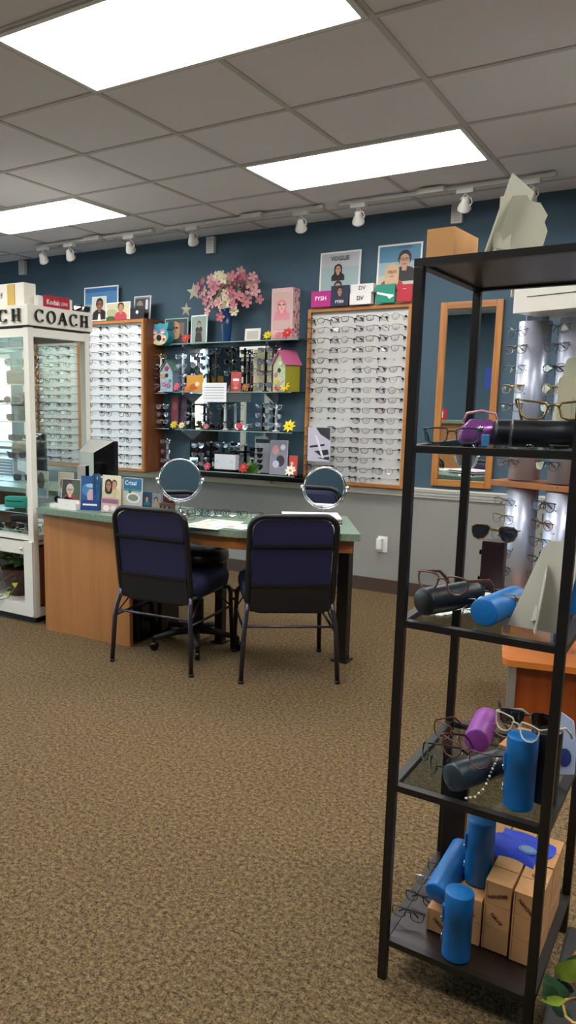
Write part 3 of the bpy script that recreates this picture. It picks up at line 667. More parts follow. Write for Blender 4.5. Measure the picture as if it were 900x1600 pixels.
cl = [(310, 450), (318, 440), (330, 437), (340, 432), (350, 436), (362, 432), (372, 440), (380, 432), (392, 445), (400, 440), (398, 455), (390, 460), (405, 468), (385, 473), (320, 455), (322, 470), (330, 460), (336, 452), (345, 447), (356, 445), (367, 448), (376, 452), (342, 462), (352, 458), (362, 464), (372, 462), (332, 474), (342, 473), (353, 472), (364, 476), (376, 424), (375, 432), (325, 486), (345, 495), (348, 480), (366, 486), (384, 465), (357, 437), (347, 430), (338, 445), (395, 432), (315, 460), (370, 470), (330, 445), (385, 442), (360, 455)]
for k, (x, y) in enumerate(cl):
    Yb = VY+rn.uniform(-.09, .03); p = atY(x, y, Yb); q = p-Vector((VX, VY, VZ-.08))
    cream = (330 < x < 372 and y > 455 and rn.random() < .5) or (335 < x < 360 and y < 440)
    bm_ = BL[2] if cream else BL[rn.choice([0, 1, 1, 3, 0])]
    if (x, y) == (345, 495): bm_ = BL[3]
    d = Vector((q.x*1.5, -.6, q.z*.4-.05)).normalized()
    e = d.to_track_quat('Z', 'Y').to_euler()
    o = link('blossom', bm_, r, q, e); s = rn.uniform(1.05, 1.5); o.scale = (s, s, s)
b = MB()
for k, (x, y) in enumerate(cl):
    if k % 2: continue
    p = atY(x, y, VY-.03)-Vector((VX, VY, VZ-.08)); b.tube([(0, 0, 0), (p.x*.3, p.y*.2, .08+p.z*.3), (p.x*.95, p.y*.9, p.z*.95)], .0018, mat('stem_green', '#3c5230', .7), 4)
link('stems', b, r)
b = MB()
for k in range(22):
    a = rn.uniform(0, 2*PI); q = rn.uniform(.03, .14); c = Vector((q*math.cos(a)*1.2, rn.uniform(-.06, .03), .09+rn.uniform(0, .16)))
    b.faces([c+Vector(v) for v in ((0, 0, -.03), (.013, -.004, 0), (0, -.006, .03), (-.013, -.004, 0))], [(0, 1, 2, 3)], mat('leaf_dark', '#2f4a33', .6))
link('leaves', b, r)
# birdhouses
def birdhouse(px, pyb, Y, w, d, h, rotz, front, side, roof, label, z, deco):
    p = atY(px, pyb, Y); r = root('birdhouse', label, 'birdhouse', (p.x, Y, z), (0, 0, rotz))
    b = MB(); b.prism([(-w/2, 0), (w/2, 0), (w/2, h*.66), (0, h*.97), (-w/2, h*.66)], d, mat(front[0], front[1], .6, noise=.15, nscale=40), tr(0, -d/2, 0), m2=mat(side[0], side[1], .6)); link('body', b, r)
    for s in (-1, 1):
        b = MB(); L = math.hypot(w/2, h*.31)*1.2; a = math.atan2(h*.31, w/2)
        b.box((s*w*.27, 0, h*.83), (L, d*1.2, .006), mat(roof[0], roof[1], .5), tr(s*w*.27, 0, h*.83) @ ry(s*a) @ tr(-s*w*.27, 0, -h*.83)); link('roof_panel', b, r)
    b = MB(); b.prism(circ(0, h*.52, w*.13, w*.13, 14), .003, M_blackm, tr(0, -d/2-.003, 0)); link('entrance_hole', b, r)
    b = MB()
    for x, z_, q, c in deco:
        for k in range(5): a = 2*PI*k/5; b.ball((x*w+q*.6*math.cos(a), -d/2-.003, z_*h+q*.6*math.sin(a)), q*.5, flat(c), seg=6, sc=(1, .4, 1))
    link('painted_flowers', b, r)
birdhouse(267, 611, W-.16, .13, .10, .25, -.15, ('bh_grey', '#8fa6b4'), ('bh_greys', '#6d8798'), ('bh_roofg', '#4d6d60'), 'pale blue birdhouse with a red flower at the left of the second shelf', S2, [(0, .75, .022, '#a83242'), (-.28, .5, .02, '#c99a3c'), (-.2, .25, .022, '#b07a98'), (.15, .2, .022, '#b06a90'), (.3, .35, .015, '#4f8f7a')])
birdhouse(447, 611, W-.13, .13, .15, .30, -.35, ('bh_floral', '#a9b890'), ('bh_yellow', '#8f8b1c'), ('bh_pink', '#b85a83'), 'floral birdhouse with pink roof and yellow side at the right of the second shelf', S2, [(-.25, .42, .02, '#c47a8a'), (-.22, .25, .022, '#d9b95c'), (.2, .28, .02, '#d8b7b0'), (.0, .12, .024, '#7f9fb8'), (.1, .68, .018, '#e2dfc9')])
def flower(px, py, Y, z, R, col, label, petals=8, group=None, eye='#c99a2c'):
    p = atY(px, py, Y); b = MB(); m = flat(col, .6)
    for L in range(2):
        for k in range(petals):
            a = 2*PI*(k+.5*L)/petals; ca, sa_ = math.cos(a), math.sin(a); q = R*(1-.3*L)
            pts = [(0, 0, 0), (q*.5, -q*.24, q*.12), (q, 0, q*(.10+.25*L)), (q*.5, q*.24, q*.12)]
            b.faces([(x*ca-y*sa_, x*sa_+y*ca, zz) for x, y, zz in pts], [(0, 1, 2, 3)], m)
    b.ball((0, 0, R*.1), R*.2, flat(eye), seg=8)
    M = Matrix.Rotation(PI/2-.5, 4, 'X')
    for v in b.bm.verts: v.co = M @ v.co; v.co.z += R*.84
    thing('artificial_flower', b, label, 'flower', (p.x, Y, z), group=group)
flower(291, 535, W-.19, S1, .045, '#c22f38', 'red artificial flower at the foot of the teal photo frame')
flower(418, 530, W-.19, S1, .04, '#d8c21a', 'yellow artificial flower at the foot of the tall pink box')
flower(435, 532, W-.19, S1, .035, '#d0707c', 'small pink artificial flower between the yellow and red ones on the top shelf')
flower(449, 531, W-.19, S1, .05, '#b81c3a', 'dark red artificial flower at the foot of the tall pink box')
flower(275, 608, W-.20, S2, .045, '#c94a72', 'pink artificial flower below the pale blue birdhouse')
flower(292, 606, W-.20, S2, .03, '#cf6a24', 'orange artificial flower in front of the orange card')
flower(434, 607, W-.20, S2, .035, '#c8281e', 'red artificial flower at the foot of the pink-roofed birdhouse')
flower(445, 608, W-.21, S2, .045, '#e2b81c', 'yellow artificial flower at the foot of the pink-roofed birdhouse')
flower(384, 607, W-.20, S2, .04, '#9a5a38', 'brown artificial flower right of the red picture')
flower(272, 670, W-.20, S3, .04, '#c8b42a', 'olive yellow artificial flower below the pink cards')
flower(284, 670, W-.20, S3, .035, '#d6cf9a', 'pale yellow artificial flower beside the olive yellow one')
flower(452, 672, W-.20, S3, .055, '#e3cf1e', 'large bright yellow artificial flower at the right end of the third shelf')
flower(374, 668, W-.19, S3, .04, '#b82a48', 'crimson artificial flower in the middle of the third shelf')
flower(322, 672, W-.20, S3, .03, '#c9687c', 'small rose artificial flower on the left of the third shelf')
flower(324, 728, W-.20, S4, .04, '#b23a62', 'pink artificial flower left of the white box on the bottom shelf')
flower(381, 731, W-.20, S4, .05, '#b8202c', 'red artificial flower right of the white box')
flower(454, 733, W-.20, S4, .05, '#e9e6d2', 'white daisy at the right end of the bottom shelf')
flower(280, 730, W-.20, S4, .035, '#b03a52', 'dark pink artificial flower at the left of the bottom shelf')
def leafy(px, Y, z, R, label):
    p = atY(px, 640, Y); b = MB(); m = mat('leaf_bright', '#4c7a2c', .6); rn = random.Random(3)
    for k in range(9):
        a = PI*(.1+.8*k/8); q = R*rn.uniform(.8, 1.1); c, s = math.cos(a), math.sin(a)
        b.faces([(0, 0, 0), (q*.5*c-q*.18*s, -.02, q*.5*s+q*.18*c), (q*c, -.03+.006*k, q*s), (q*.5*c+q*.18*s, -.03, q*.5*s-q*.18*c)], [(0, 1, 2, 3)], m)
    thing('artificial_leaves', b, label, 'leaves', (p.x, Y, z))
leafy(394, W-.15, S4, .12, 'cluster of green leaves right of the red flower on the bottom shelf')
def stiff(name, label, cat, px0, px1, pyb, pyt, Y, z, art, **k): return topcard(name, label, cat, px0, px1, pyb, pyt, Y, z, art, **k)
stiff('photo_card', 'orange card with a printed animal on the second shelf', 'card', 291, 317, 611, 586, W-.17, S2, lambda h: [(rrect(.02, .02, .98, h-.02, .01), '#c98d2c'), (circ(.45, .3*h, .25, .16, 10), '#b8542a'), (circ(.65, .45*h, .14, .12, 10), '#d9c9a0')], border='#c98d2c', lean=.06)
stiff('photo_card', 'red picture of a face in sunglasses on the second shelf', 'card', 360, 376, 611, 581, W-.16, S2, lambda h: [(rrect(.02, .02, .98, h-.02, .01), '#a8403c'), (circ(.5, .5*h, .32, .36, 12), '#c9605a'), (rrect(.2, .55*h, .8, .66*h, .05), '#f0e6e2'), (circ(.5, .2*h, .25, .14, 10), '#d7837c')], border='#8d3230', lean=.06)
stiff('photo_card', 'dark pink card, left of the pair on the third shelf', 'card', 267, 278, 670, 619, W-.10, S3, lambda h: [(rrect(.02, .02, .98, h-.02, .3), '#6d2f3c'), (circ(.5, .7*h, .35, .5, 10), '#9a4a55')], border='#3c2730', lean=.05)
stiff('photo_card', 'dark purple card, right of the pair on the third shelf', 'card', 281, 291, 668, 618, W-.08, S3, lambda h: [(rrect(.02, .02, .98, h-.02, .3), '#4b2f48'), (circ(.5, .7*h, .35, .5, 10), '#6d4562')], border='#3c2738', lean=.05)
stiff('photo_card', 'red patterned card behind the white daisy', 'card', 451, 464, 734, 712, W-.12, S4, lambda h: [(rrect(.02, .02, .98, h-.02, .01), '#c0463c'), (circ(.35, .6*h, .2, .2, 8), '#e5b8a8'), (circ(.65, .3*h, .2, .2, 8), '#e5b8a8')], border='#b8403a', lean=.06)
stiff('photo_card', 'pink photo collage card right of the small rod stands on the bottom shelf', 'card', 421, 448, 732, 688, W-.12, S4, lambda h: [(rrect(.02, .02, .98, h-.02, .12), '#8d8a98'), (circ(.3, .72*h, .2, .25, 10), '#d99a9a'), (circ(.6, .4*h, .25, .3, 10), '#3b2f3c'), (circ(.72, .8*h, .15, .15, 8), '#e9e6f2'), (circ(.35, .3*h, .2, .2, 8), '#c9c6da')], border='#b9b9c6', lean=.06)
stiff('sign_card', 'light grey sign with a black bar at the top on the bottom shelf', 'sign', 397, 421, 728, 682, W-.06, S4, lambda h: [(rrect(.05, .82*h, .95, .93*h, .02), '#1b1b1e')], border='#a9abb2', lean=.03)
stiff('sign_card', 'small cream sign standing in the top right of the second shelf', 'sign', 396, 424, 590, 546, W-.03, S2, lambda h: [(rrect(.1, .1, .9, h-.12, .02), '#cfcaa8'), (rrect(.2, .4*h, .42, .8*h, .02), '#8d8a72'), (rrect(.55, .4*h, .8, .8*h, .02), '#8d8a72')], border='#dcd8bd')
# taped note on the shelf edge
a = atY(316, 628, SY-.006); c = atY(354, 598, SY-.006)
b = MB(); w_, h_ = c.x-a.x, c.z-a.z; b.box((0, 0, 0), (w_, .001, h_), flat('#e6e6e8', .6))
for k in range(5): b.box((0, -.0008, h_*(.26-.14*k)), (w_*.8, .0006, .004 if k else .006), flat('#8d8d94'))
thing('paper_note', b, 'white paper note with printed lines taped to the second glass shelf', 'note', ((a.x+c.x)/2, SY-.006, (a.z+c.z)/2))
# white box on the bottom shelf
a = atY(335, 733, W-.16); c = atY(368, 709, W-.16); w_ = c.x-a.x; h_ = c.z-S4
b = MB(); b.box((0, .03, h_/2), (w_, .06, h_*.86), flat('#d9dade', .4), bev=.002); b.box((0, .03, h_*.95), (w_*1.02, .062, h_*.1), M_gloss); b.text('6', .03, flat('#9a9aa2'), tr(-w_*.35, -.001, h_*.5), .0004); b.text('U', .03, flat('#9a9aa2'), tr(w_*.32, -.001, h_*.5), .0004)
thing('white_case', b, 'white box with black lid on the bottom shelf of the mirrored unit', 'box', ((a.x+c.x)/2, W-.16, S4+.006))
# sunglasses lying on shelves
glasses('black sunglasses lying in front on the third shelf below the note', (atY(338, 672, W-.17).x, W-.17, S3+.024), (0, 0, .1), 'round', 'g_black', .0018, 'lens_dark', folded=True, sun=True)
glasses('white mirrored sunglasses lying at the centre right of the third shelf', (atY(372, 660, W-.17).x, W-.12, S3+.024), (0, 0, -.1), 'cat', 'g_silver', .0018, 'lens_mirrored', folded=True, sun=True)
# ---------------------------------------------------------------- dispensing desk
r = root('dispensing_desk', 'green topped wooden fitting desk behind the two navy chairs', 'desk', (0, .6, 0))
D0 = Vector((0, .6, 0))
top = [(-.98, .57), (.30, .530), (.42, .545), (.955, .80), (.665, 1.34), (.124, 1.06), (-.08, 1.08), (-.45, 1.14), (-1.0, 1.64), (-2.25, 1.74), (-2.25, 1.24), (-1.07, 1.24), (-1.07, .70), (-.98, .70)]
b = MB(); b.flatpoly([(x, y-.6) for x, y in top], .76, .035, M_green); link('desk_top', b, r)
def panel(mb, x0, y0, x1, y1, z0, z1, t, m):
    d = Vector((x1-x0, y1-y0, 0)); L = d.length; a = math.atan2(d.y, d.x)
    mb.box((L/2, t/2, (z0+z1)/2), (L, t, z1-z0), m, tr(x0, y0-.6, 0) @ rz(a))
b = MB(); panel(b, -.96, .605, -.325, .63, 0, .725, .025, M_desk); link('front_panel', b, r)
b = MB(); panel(b, -.325, .63, -.335, .66, 0, .725, .006, M_oakd); panel(b, -1.06, .74, -.97, .74, 0, .725, .02, M_oakd); panel(b, -.955, .63, -.955, 1.15, 0, .725, .02, M_oakd); panel(b, -2.23, 1.26, -2.23, 1.72, 0, .725, .02, M_oakd); link('side_panel', b, r)
b = MB(); panel(b, -.325, .60, .385, .585, .655, .725, .02, wood('desk_apron', '#a5642f', '#bb7a3f', .45, 'X', .6)); panel(b, .385, .585, .905, .835, .655, .725, .02, MATS['desk_apron']); panel(b, .90, .835, .655, 1.29, .655, .725, .02, MATS['desk_apron']); link('apron', b, r)
b = MB(); b.box((.765, 1.10-.6, .33), (.062, .062, .66), M_black, bev=.004); b.box((.765, 1.10-.6, .006), (.09, .09, .012), M_black); link('leg', b, r)
b = MB(); b.box((.05, 1.0-.6, .33), (.05, .05, .66), M_black, bev=.004); b.box((.05, .4, .006), (.08, .08, .012), M_black); link('leg', b, r)
b = MB(); b.box((-.50, .92-.6, .36), (.34, .42, .70), M_blackm, bev=.006)  # pedestal drawn black: the shade under the desk is put into its colour
for z in (.12, .36, .60): b.box((-.325, .32, z), (.008, .38, .2), M_gloss)
link('shaded_pedestal', b, r)
# ---------------------------------------------------------------- chairs
def chair(label, x, y, a, group):
    r = root('banquet_chair', label, 'chair', (x, y, 0), (0, 0, a), group)
    for k, me in CH: link(k, me, r)
    return r
CH = []
def cushion(w, d, t, n=12):
    """rounded upholstered pad: superellipse outline, crowned"""
    b = MB(); vs = []; L = []
    ring = rrect(-w/2, -d/2, w/2, d/2, .07, 6); N = len(ring)
    prof = [(.86, -t*.5), (.97, -t*.45), (1.0, -t*.15), (1.0, t*.12), (.975, t*.35), (.90, t*.47), (.6, t*.56), (.2, t*.6)]
    for s, z in prof: vs += [(x*s, y*s, z) for x, y in ring]
    fs = []
    for i in range(len(prof)-1):
        for k in range(N): l = (k+1) % N; fs.append((i*N+k, i*N+l, (i+1)*N+l, (i+1)*N+k))
    fs += [tuple(range(N-1, -1, -1)), tuple((len(prof)-1)*N+k for k in range(N))]
    return vs, fs
b = MB(); vs, fs = cushion(.455, .45, .095); b.faces(vs, fs, M_navy, tr(0, .292, .435), True); CH.append(('seat', b.mesh('seat')))
# back pad and hard frame: leaning back
lean = math.radians(9)
BM = tr(0, .045, .36) @ rx(lean)
b = MB(); o = rrect(-.195, .02, .195, .475, .06, 6); N = len(o)
vs = [(x*.9, .058, .25+(z-.25)*.9) for x, z in o]+[(x*.98, .050, .25+(z-.25)*.98) for x, z in o]+[(x, .03, z) for x, z in o]+[(x, .008, z) for x, z in o]
fs = [tuple(range(N)), tuple(4*N-1-k for k in range(N))]+[(i*N+k, i*N+(k+1) % N, (i+1)*N+(k+1) % N, (i+1)*N+k) for i in range(3) for k in range(N)]
b.faces(vs, fs, M_navy, BM, False); CH.append(('backrest', b.mesh('backrest')))
b = MB(); o = rrect(-.212, .0, .212, .492, .07, 7)
b.tube([(x, .012, z) for x, z in o], .0145, M_tubeb, 8, True, BM)
for z in (.345, .135): b.box((0, .002, z), (.40, .014, .014), M_tubeb, BM, bev=.003)
b.box((0, .004, .065), (.40, .012, .13), M_blackm, BM)
CH.append(('back_frame', b.mesh('back_frame')))
b = MB(); b.box((0, .26, .385), (.41, .40, .02), M_blackm, bev=.004)
for s in (-1, 1): b.tube([(s*.205, .04, .385), (s*.212, .47, .385)], .011, M_tubeb, 8)
CH.append(('seat_frame', b.mesh('seat_frame')))
for s in (-1, 1):
    b = MB(); b.tube([(s*.212, .047, .40), (s*.216, .040, .36), (s*.222, .022, .32), (s*.230, .012, .25), (s*.242, .0, .01)], .0125, M_tubes, 10); b.lathe([(.014, 0), (.015, .016)], M_blackm, 10, tr(s*.2425, 0, 0)); CH.append(('leg', b.mesh('leg')))
    b = MB(); b.tube([(s*.208, .40, .385), (s*.222, .468, .375), (s*.230, .480, .34), (s*.240, .494, .01)], .0125, M_tubeb, 10); b.lathe([(.014, 0), (.015, .016)], M_blackm, 10, tr(s*.2405, .494, 0)); CH.append(('leg', b.mesh('leg')))
b = MB(); b.tube([(-.228, .015, .29), (.228, .015, .29)], .007, M_tubes, 8); CH.append(('stretcher', b.mesh('stretcher')))
for s in (-1, 1):
    b = MB()
    b.tube([(s*.228, .015, .26), (s*.232, .485, .26)], .007, M_tubeb, 8); b.tube([(s*.226, .02, .27), (s*.20, .16, .37)], .005, M_tubeb, 6); b.tube([(s*.232, .47, .27), (s*.20, .34, .37)], .005, M_tubeb, 6)
    b.tube([(s*.236, .49, .30), (s*.258, .49, .31), (s*.262, .47, .35), (s*.240, .46, .37)], .005, M_tubeb, 6)
    CH.append(('side_brace', b.mesh('side_brace')))
chair('navy banquet chair standing left, square to the wooden desk front', -.015, .402, .085, 'navy banquet chairs at the desk')
chair('navy banquet chair on the right, angled to the desk end with the black post', .682, .622, .60, 'navy banquet chairs at the desk')

# stool
sp = atZ(297, 862, .565)
r = root('swivel_stool', 'black round swivel stool between the left chair and the desk', 'stool', (-.03, .86, 0))
b = MB(); b.lathe([(.02, .49), (.15, .495), (.178, .51), (.186, .535), (.182, .562), (.165, .578), (.10, .586), (.01, .588)], mat('black_vinyl', '#101114', .32), 32); link('seat', b, r)
b = MB(); b.lathe([(.045, .10), (.045, .28), (.022, .285), (.022, .49)], M_blackm, 16); link('gas_column', b, r)
for k in range(5):
    a = 2*PI*k/5+.3; b = MB(); b.tube([(0, 0, .10), (.12*math.cos(a), .12*math.sin(a), .095), (.25*math.cos(a), .25*math.sin(a), .072)], [.024, .02, .014], M_blackm, 8); o = link('base_arm', b, r)
    c = MB(); c.lathe([(.006, -.012), (.026, -.011), (.026, .011), (.006, .012)], M_gloss, 14, tr(.25*math.cos(a), .25*math.sin(a), .027) @ rz(a+PI/2) @ ry(PI/2)); c.box((.25*math.cos(a), .25*math.sin(a), .06), (.012, .012, .03), M_gloss); link('caster', c, o)

# ---------------------------------------------------------------- things on the desk
DZ = .76
def pmirror(px, pyc, prad, x, y, label, yaw, tilt=0):
    r = root('table_mirror', label, 'mirror', (x, y, DZ)); c = atY(px, pyc, y); t = atY(px+prad, pyc, y); R = (t-c).length; hz = c.z-DZ
    b = MB(); b.lathe([(.065, 0), (.066, .006), (.045, .012), (.012, .018), (.008, .03)], M_chrome, 24); link('base', b, r)
    b = MB(); z = .03
    prof = []; 
    while z < hz-R-.012: prof += [(.0055, z), (.0085, z+.008), (.0055, z+.016)]; z += .017
    prof += [(.0055, hz-R-.008)]; b.lathe(prof, M_chrome, 12); link('stem', b, r)
    M = tr(0, 0, hz) @ rz(yaw) @ rx(tilt)
    b = MB(); b.tube([(R*1.10*math.cos(a), 0, R*1.10*math.sin(a)) for a in [PI+PI*k/12 for k in range(13)]], .0042, M_chrome, 8, M=tr(0, 0, hz) @ rz(yaw))
    for s in (-1, 1): b.ball((s*R*1.13, 0, 0), .011, M_chrome, tr(0, 0, hz) @ rz(yaw), 8)
    link('yoke', b, r)
    b = MB(); b.tube([(R*math.cos(2*PI*k/36), 0, R*math.sin(2*PI*k/36)) for k in range(36)], .006, M_chrome, 8, True, M); link('rim', b, r)
    b = MB(); b.prism(circ(0, 0, R*.985, R*.985, 36), .004, M_mirror, M @ tr(0, -.004, 0)); b.prism(circ(0, 0, R*.985, R*.985, 36), .003, M_chrome, M @ tr(0, .001, 0)); link('mirror_glass', b, r)
pmirror(279, 749, 26.5, -.13, .84, 'round chrome table mirror on the left part of the desk, right of the brochures', .52, -.02)
pmirror(516.5, 762, 29.5, .60, 1.17, 'round chrome table mirror at the right end of the desk', .38, .02)
# spread papers, book
def paper(px, py, w, d, a, label, m=None, t=.0012, z=DZ, art=True):
    p = atZ(px, py, z); b = MB(); b.box((0, 0, t/2), (w, d, t), m or M_paper)
    rn = random.Random(int(px))
    if art:
        for k in range(6):
            c = rn.choice(['#b9c6d2', '#d8c39a', '#c9b1a0', '#9fb09a', '#c5cdd6'])
            b.box(((k % 3-1)*w*.3, (k//3-.5)*d*.45, t+.0003), (w*.24, d*.32, .0004), flat(c))
    thing('paper_sheet', b, label, 'paper', (p.x, p.y, z), (0, 0, a))
paper(322, 822, .21, .15, .05, 'printed price sheet at the left of the papers on the desk')
paper(345, 816, .21, .14, .1, 'printed sheet lying at the back of the papers on the desk', z=DZ+.0014)
paper(366, 822, .20, .15, -.05, 'printed sheet at the right of the papers, partly behind the right chair', z=DZ+.0028)
p = Vector((.60, .97, DZ))
r = root('brochure_stack', 'pile of white magazines with pink print at the right end of the desk', 'magazines', (.60, 1.0, DZ), (0, 0, .50))
b = MB()
for k in range(5): b.box(((k % 2)*.004, (k % 3)*.003, .004+.008*k), (.30, .22, .0075), flat(['#dcd9d4', '#39342f', '#e7e4df', '#6a625a', '#e9e6e2'][k]))
link('magazines', b, r); b = MB(); b.box((.06, .0, .0405), (.09, .10, .0006), flat('#d77a98')); b.box((-.06, .03, .0405), (.10, .04, .0006), flat('#c9c3bd')); link('cover_print', b, r)
b = MB(); b.box((.02, -.10, .02), (.22, .004, .038), flat('#2b2724'))
for k in range(6): b.ball((-.06+.035*k, -.103, .018+.006*(k % 2)), .008, flat(['#d9d6cf', '#8c6a58', '#c7c2b8'][k % 3]), seg=6)
link('printed_spine', b, r)
gcols = ['g_black', 'g_gun', 'g_brown', 'g_navy', 'g_black', 'g_plum', 'g_gun']
for k, (px, py) in enumerate([(297, 804), (309, 805), (320, 805), (332, 806), (343, 806), (353, 806), (389, 809)]):
    p = atZ(px, py, DZ+.01)
    glasses('%s eyeglasses %s at the back of the desk' % (CN[gcols[k]], ['beside the left table mirror stem,', 'second from the left in the row', 'third in the row', 'in the middle of the row', 'third from the right in the row', 'at the right end of the row', 'apart from the row, above the right chair,'][k]), (p.x, p.y, DZ+.025), (math.radians(-8), 0, .5+.25*math.sin(k*2)), ['rect', 'round', 'panto'][k % 3], gcols[k], .0014, group='eyeglasses lying along the back of the desk')
glasses('dark eyeglasses lying on the desk close to the left chair top', (atZ(288, 815, DZ).x, atZ(288, 815, DZ).y, DZ+.025), (math.radians(-8), 0, .9), 'rect', 'g_brown', .0014)
# brochures and holders on the left part
def dcard(name, label, cat, px0, px1, pyb, pyt, Y, art, z=DZ, **k): return topcard(name, label, cat, px0, px1, pyb, pyt, Y, z, art, **k)
def wred(h): return [(rrect(.02, .02, .98, h-.02, .01), '#3a342e'), (rrect(.55, .1, .98, h-.04, .01), '#4c5a46')]+head_art(.45, .62*h, .20, '#d9b9a2', '#b9bfc4', '#96404a', True)+[(rrect(.02, .02, .98, .30*h, .01), '#e3ded2')]
r_b = dcard('brochure_holder', 'white-edged brochure of a grey-haired woman at the left end of the desk top', 'brochure holder', 97, 124, 799, 749, .66, wred, lean=.08, border='#dedace', rotz=.1)
b = MB(); b.box((0, .03, .018), (.14, .07, .036), M_white, bev=.002); b.box((0, -.01, .03), (.14, .003, .06), M_white)
b.text('...........', .012, flat('#8a5a44'), tr(0, -.0125, .03), .0003)
pp = atY(110, 799, .64); thing('brochure_tray', b, 'small white tray in front of the grey-haired woman brochure', 'tray', (pp.x, .62, DZ))
def bluebr(h): return [(rrect(.02, .02, .98, h-.02, .01), '#24568e'), (circ(.3, .6*h, .25, .3, 10), '#3f7fb0'), (circ(.55, .42*h, .22, .35, 10), '#c9a6ac'), (rrect(.05, .04, .95, .3*h, .01), '#1d3f7e'), (circ(.55, .72*h, .3, .1, 8), '#9fc3d6'), (rrect(.12, .14*h, .88, .19*h, .02), '#e4ebf2')]
dcard('brochure', 'blue brochure in a clear stand, left of the smiling woman brochure', 'brochure', 128, 153, 803, 744, .66, bluebr, lean=.10, border='#1f4884', rotz=.25)
b = MB(); pp = atY(152, 803, .68)
for k, c in enumerate(['#1f4884', '#3b6b5a', '#d5d9de', '#2b4f8c', '#4b7a46', '#1b3c6e']): b.box((.006*k, .008*k, .105-.004*k), (.012, .06, .21-.008*k), flat(c))
thing('leaflet_bundle', b, 'bundle of blue and green leaflets seen edge on beside the blue brochure', 'leaflets', (pp.x-.02, .70, DZ), (0, 0, .1))
def fam(h): return [(rrect(.02, .02, .98, h-.02, .01), '#cfc7a8'), (rrect(.02, .5*h, .98, h-.02, .01), '#d9d2b9')]+head_art(.68, .76*h, .15, '#c99573', '#6b4630', '#c9bd94')+head_art(.38, .74*h, .18, '#b07a58', '#1a1210', '#cbbf98', True, True)+[(rrect(.02, .02, .98, .40*h, .01), '#c7a6a0'), (rrect(.05, .25*h, .95, .37*h, .01), '#8d5a74'), (circ(.3, .12*h, .18, .14, 10), '#e7dfdc'), (circ(.7, .13*h, .16, .12, 10), '#dcd0cc')]
dcard('brochure', 'tall cream brochure of a smiling dark-haired woman, left of the blue and white one', 'brochure', 159, 187, 806, 743, .66, fam, lean=.06, border='#ded8c4')
dcard('brochure', 'pale brown brochure edge standing right behind the smiling woman brochure', 'brochure', 184, 192, 800, 748, .72, lambda h: [(rrect(.02, .02, .98, h-.02, .01), '#b5a38c')], border='#b5a38c')
c_ = dcard('brochure', 'blue and white lens brochure lettered Crizal on the desk', 'brochure', 192, 221, 797, 747, .86, lambda h: [(rrect(.02, .02, .98, h-.02, .01), '#c3c6c2'), (rrect(.02, .64*h, .98, h-.02, .01), '#2b6c96'), (rrect(.02, .57*h, .98, .64*h, .01), '#4c8f86'), (circ(.55, .36*h, .38, .22, 14), '#f1f2ef'), (circ(.55, .36*h, .28, .15, 14), '#8d9089'), (rrect(.3, .5*h, .45, .62*h, .02), '#59605a')], lean=.05, texts=(('Crizal', .036, '#e7eff4', -.012, .83),), border='#d5d8d6')
def drk(h): return [(rrect(.02, .02, .98, h-.02, .01), '#2a4666')]+head_art(.5, .62*h, .2, '#c79a80', '#2b1f18', '#2f6d7c')
dcard('photo_card', 'small dark blue picture card right of the blue and white brochure', 'photo', 222, 236, 795, 769, .88, drk, lean=.08, border='#2a4666')
dcard('photo_card', 'small portrait card of a man left of the dark red box', 'photo', 237, 249, 796, 772, .88, lambda h: [(rrect(.02, .02, .98, h-.02, .01), '#7d8a8f')]+head_art(.5, .6*h, .27, '#c08d6c', '#1d1512', '#9a8f84'), lean=.08, border='#c4c6c4')
a = atY(250, 797, .86); c = atY(267, 773, .86); b = MB(); w_ = c.x-a.x; h_ = c.z-DZ
b.box((0, .02, h_*.25), (w_, .05, h_*.5), flat('#5a463a', .6)); b.box((0, .035, h_*.6), (w_*.9, .02, h_*.8), flat('#5d1820', .5))
for k in range(5): b.ball((-w_*.4+w_*.2*k, -.006, h_*.28), .006, flat(['#1d1614', '#b09a7c'][k % 2]), seg=6)
b.box((w_*.3, .02, h_*.75), (w_*.25, .01, h_*.2), flat('#d9d7d2'))
thing('card_holder', b, 'dark red and brown small box left of the left table mirror', 'box', ((a.x+c.x)/2, .86, DZ))
dcard('photo_card', 'beige picture card with dark figures standing behind the desk front at left', 'photo', 91, 114, 796, 738, .86, lambda h: [(rrect(.02, .02, .98, h-.02, .01), '#b5ac98'), (circ(.3, .6*h, .16, .3, 8), '#4a4036'), (circ(.6, .55*h, .18, .35, 8), '#5b4c40'), (rrect(.1, .1, .9, .3*h, .02), '#7e99a8')], border='#c9c2b0', lean=.05)
dcard('photo_card', 'white card with a dark floral picture beside the cream case post', 'photo', 56, 75, 796, 736, .92, lambda h: [(rrect(.02, .02, .98, h-.02, .01), '#c6c2b2'), (circ(.45, .62*h, .3, .55, 8), '#4b4a3c'), (rrect(.1, .1, .9, .35*h, .02), '#8aa3ad')], border='#d4d1c4', lean=.05)
b = MB(); b.box((0, 0, .012), (.17, .08, .024), flat('#e2dfd6'), bev=.003); pp = atZ(80, 797, DZ); thing('display_tray', b, 'white display tray with sunglasses at the left corner of the desk top', 'tray', (-.83, .655, DZ))
glasses('black sunglasses on the white tray at the left corner of the desk', (-.83, .63, DZ+.052), (-.12, 0, .2), 'round', 'g_black', .002, 'lens_dark', sun=True, scale=.9)
b = MB(); b.box((0, 0, .05), (.12, .012, .09), flat('#2f4a60', .3), rx(-.5)); b.box((0, .03, .012), (.12, .07, .02), M_white); thing('desk_calculator', b, 'small blue-grey angled desk display by the left monitor', 'device', (-.93, .86, DZ))

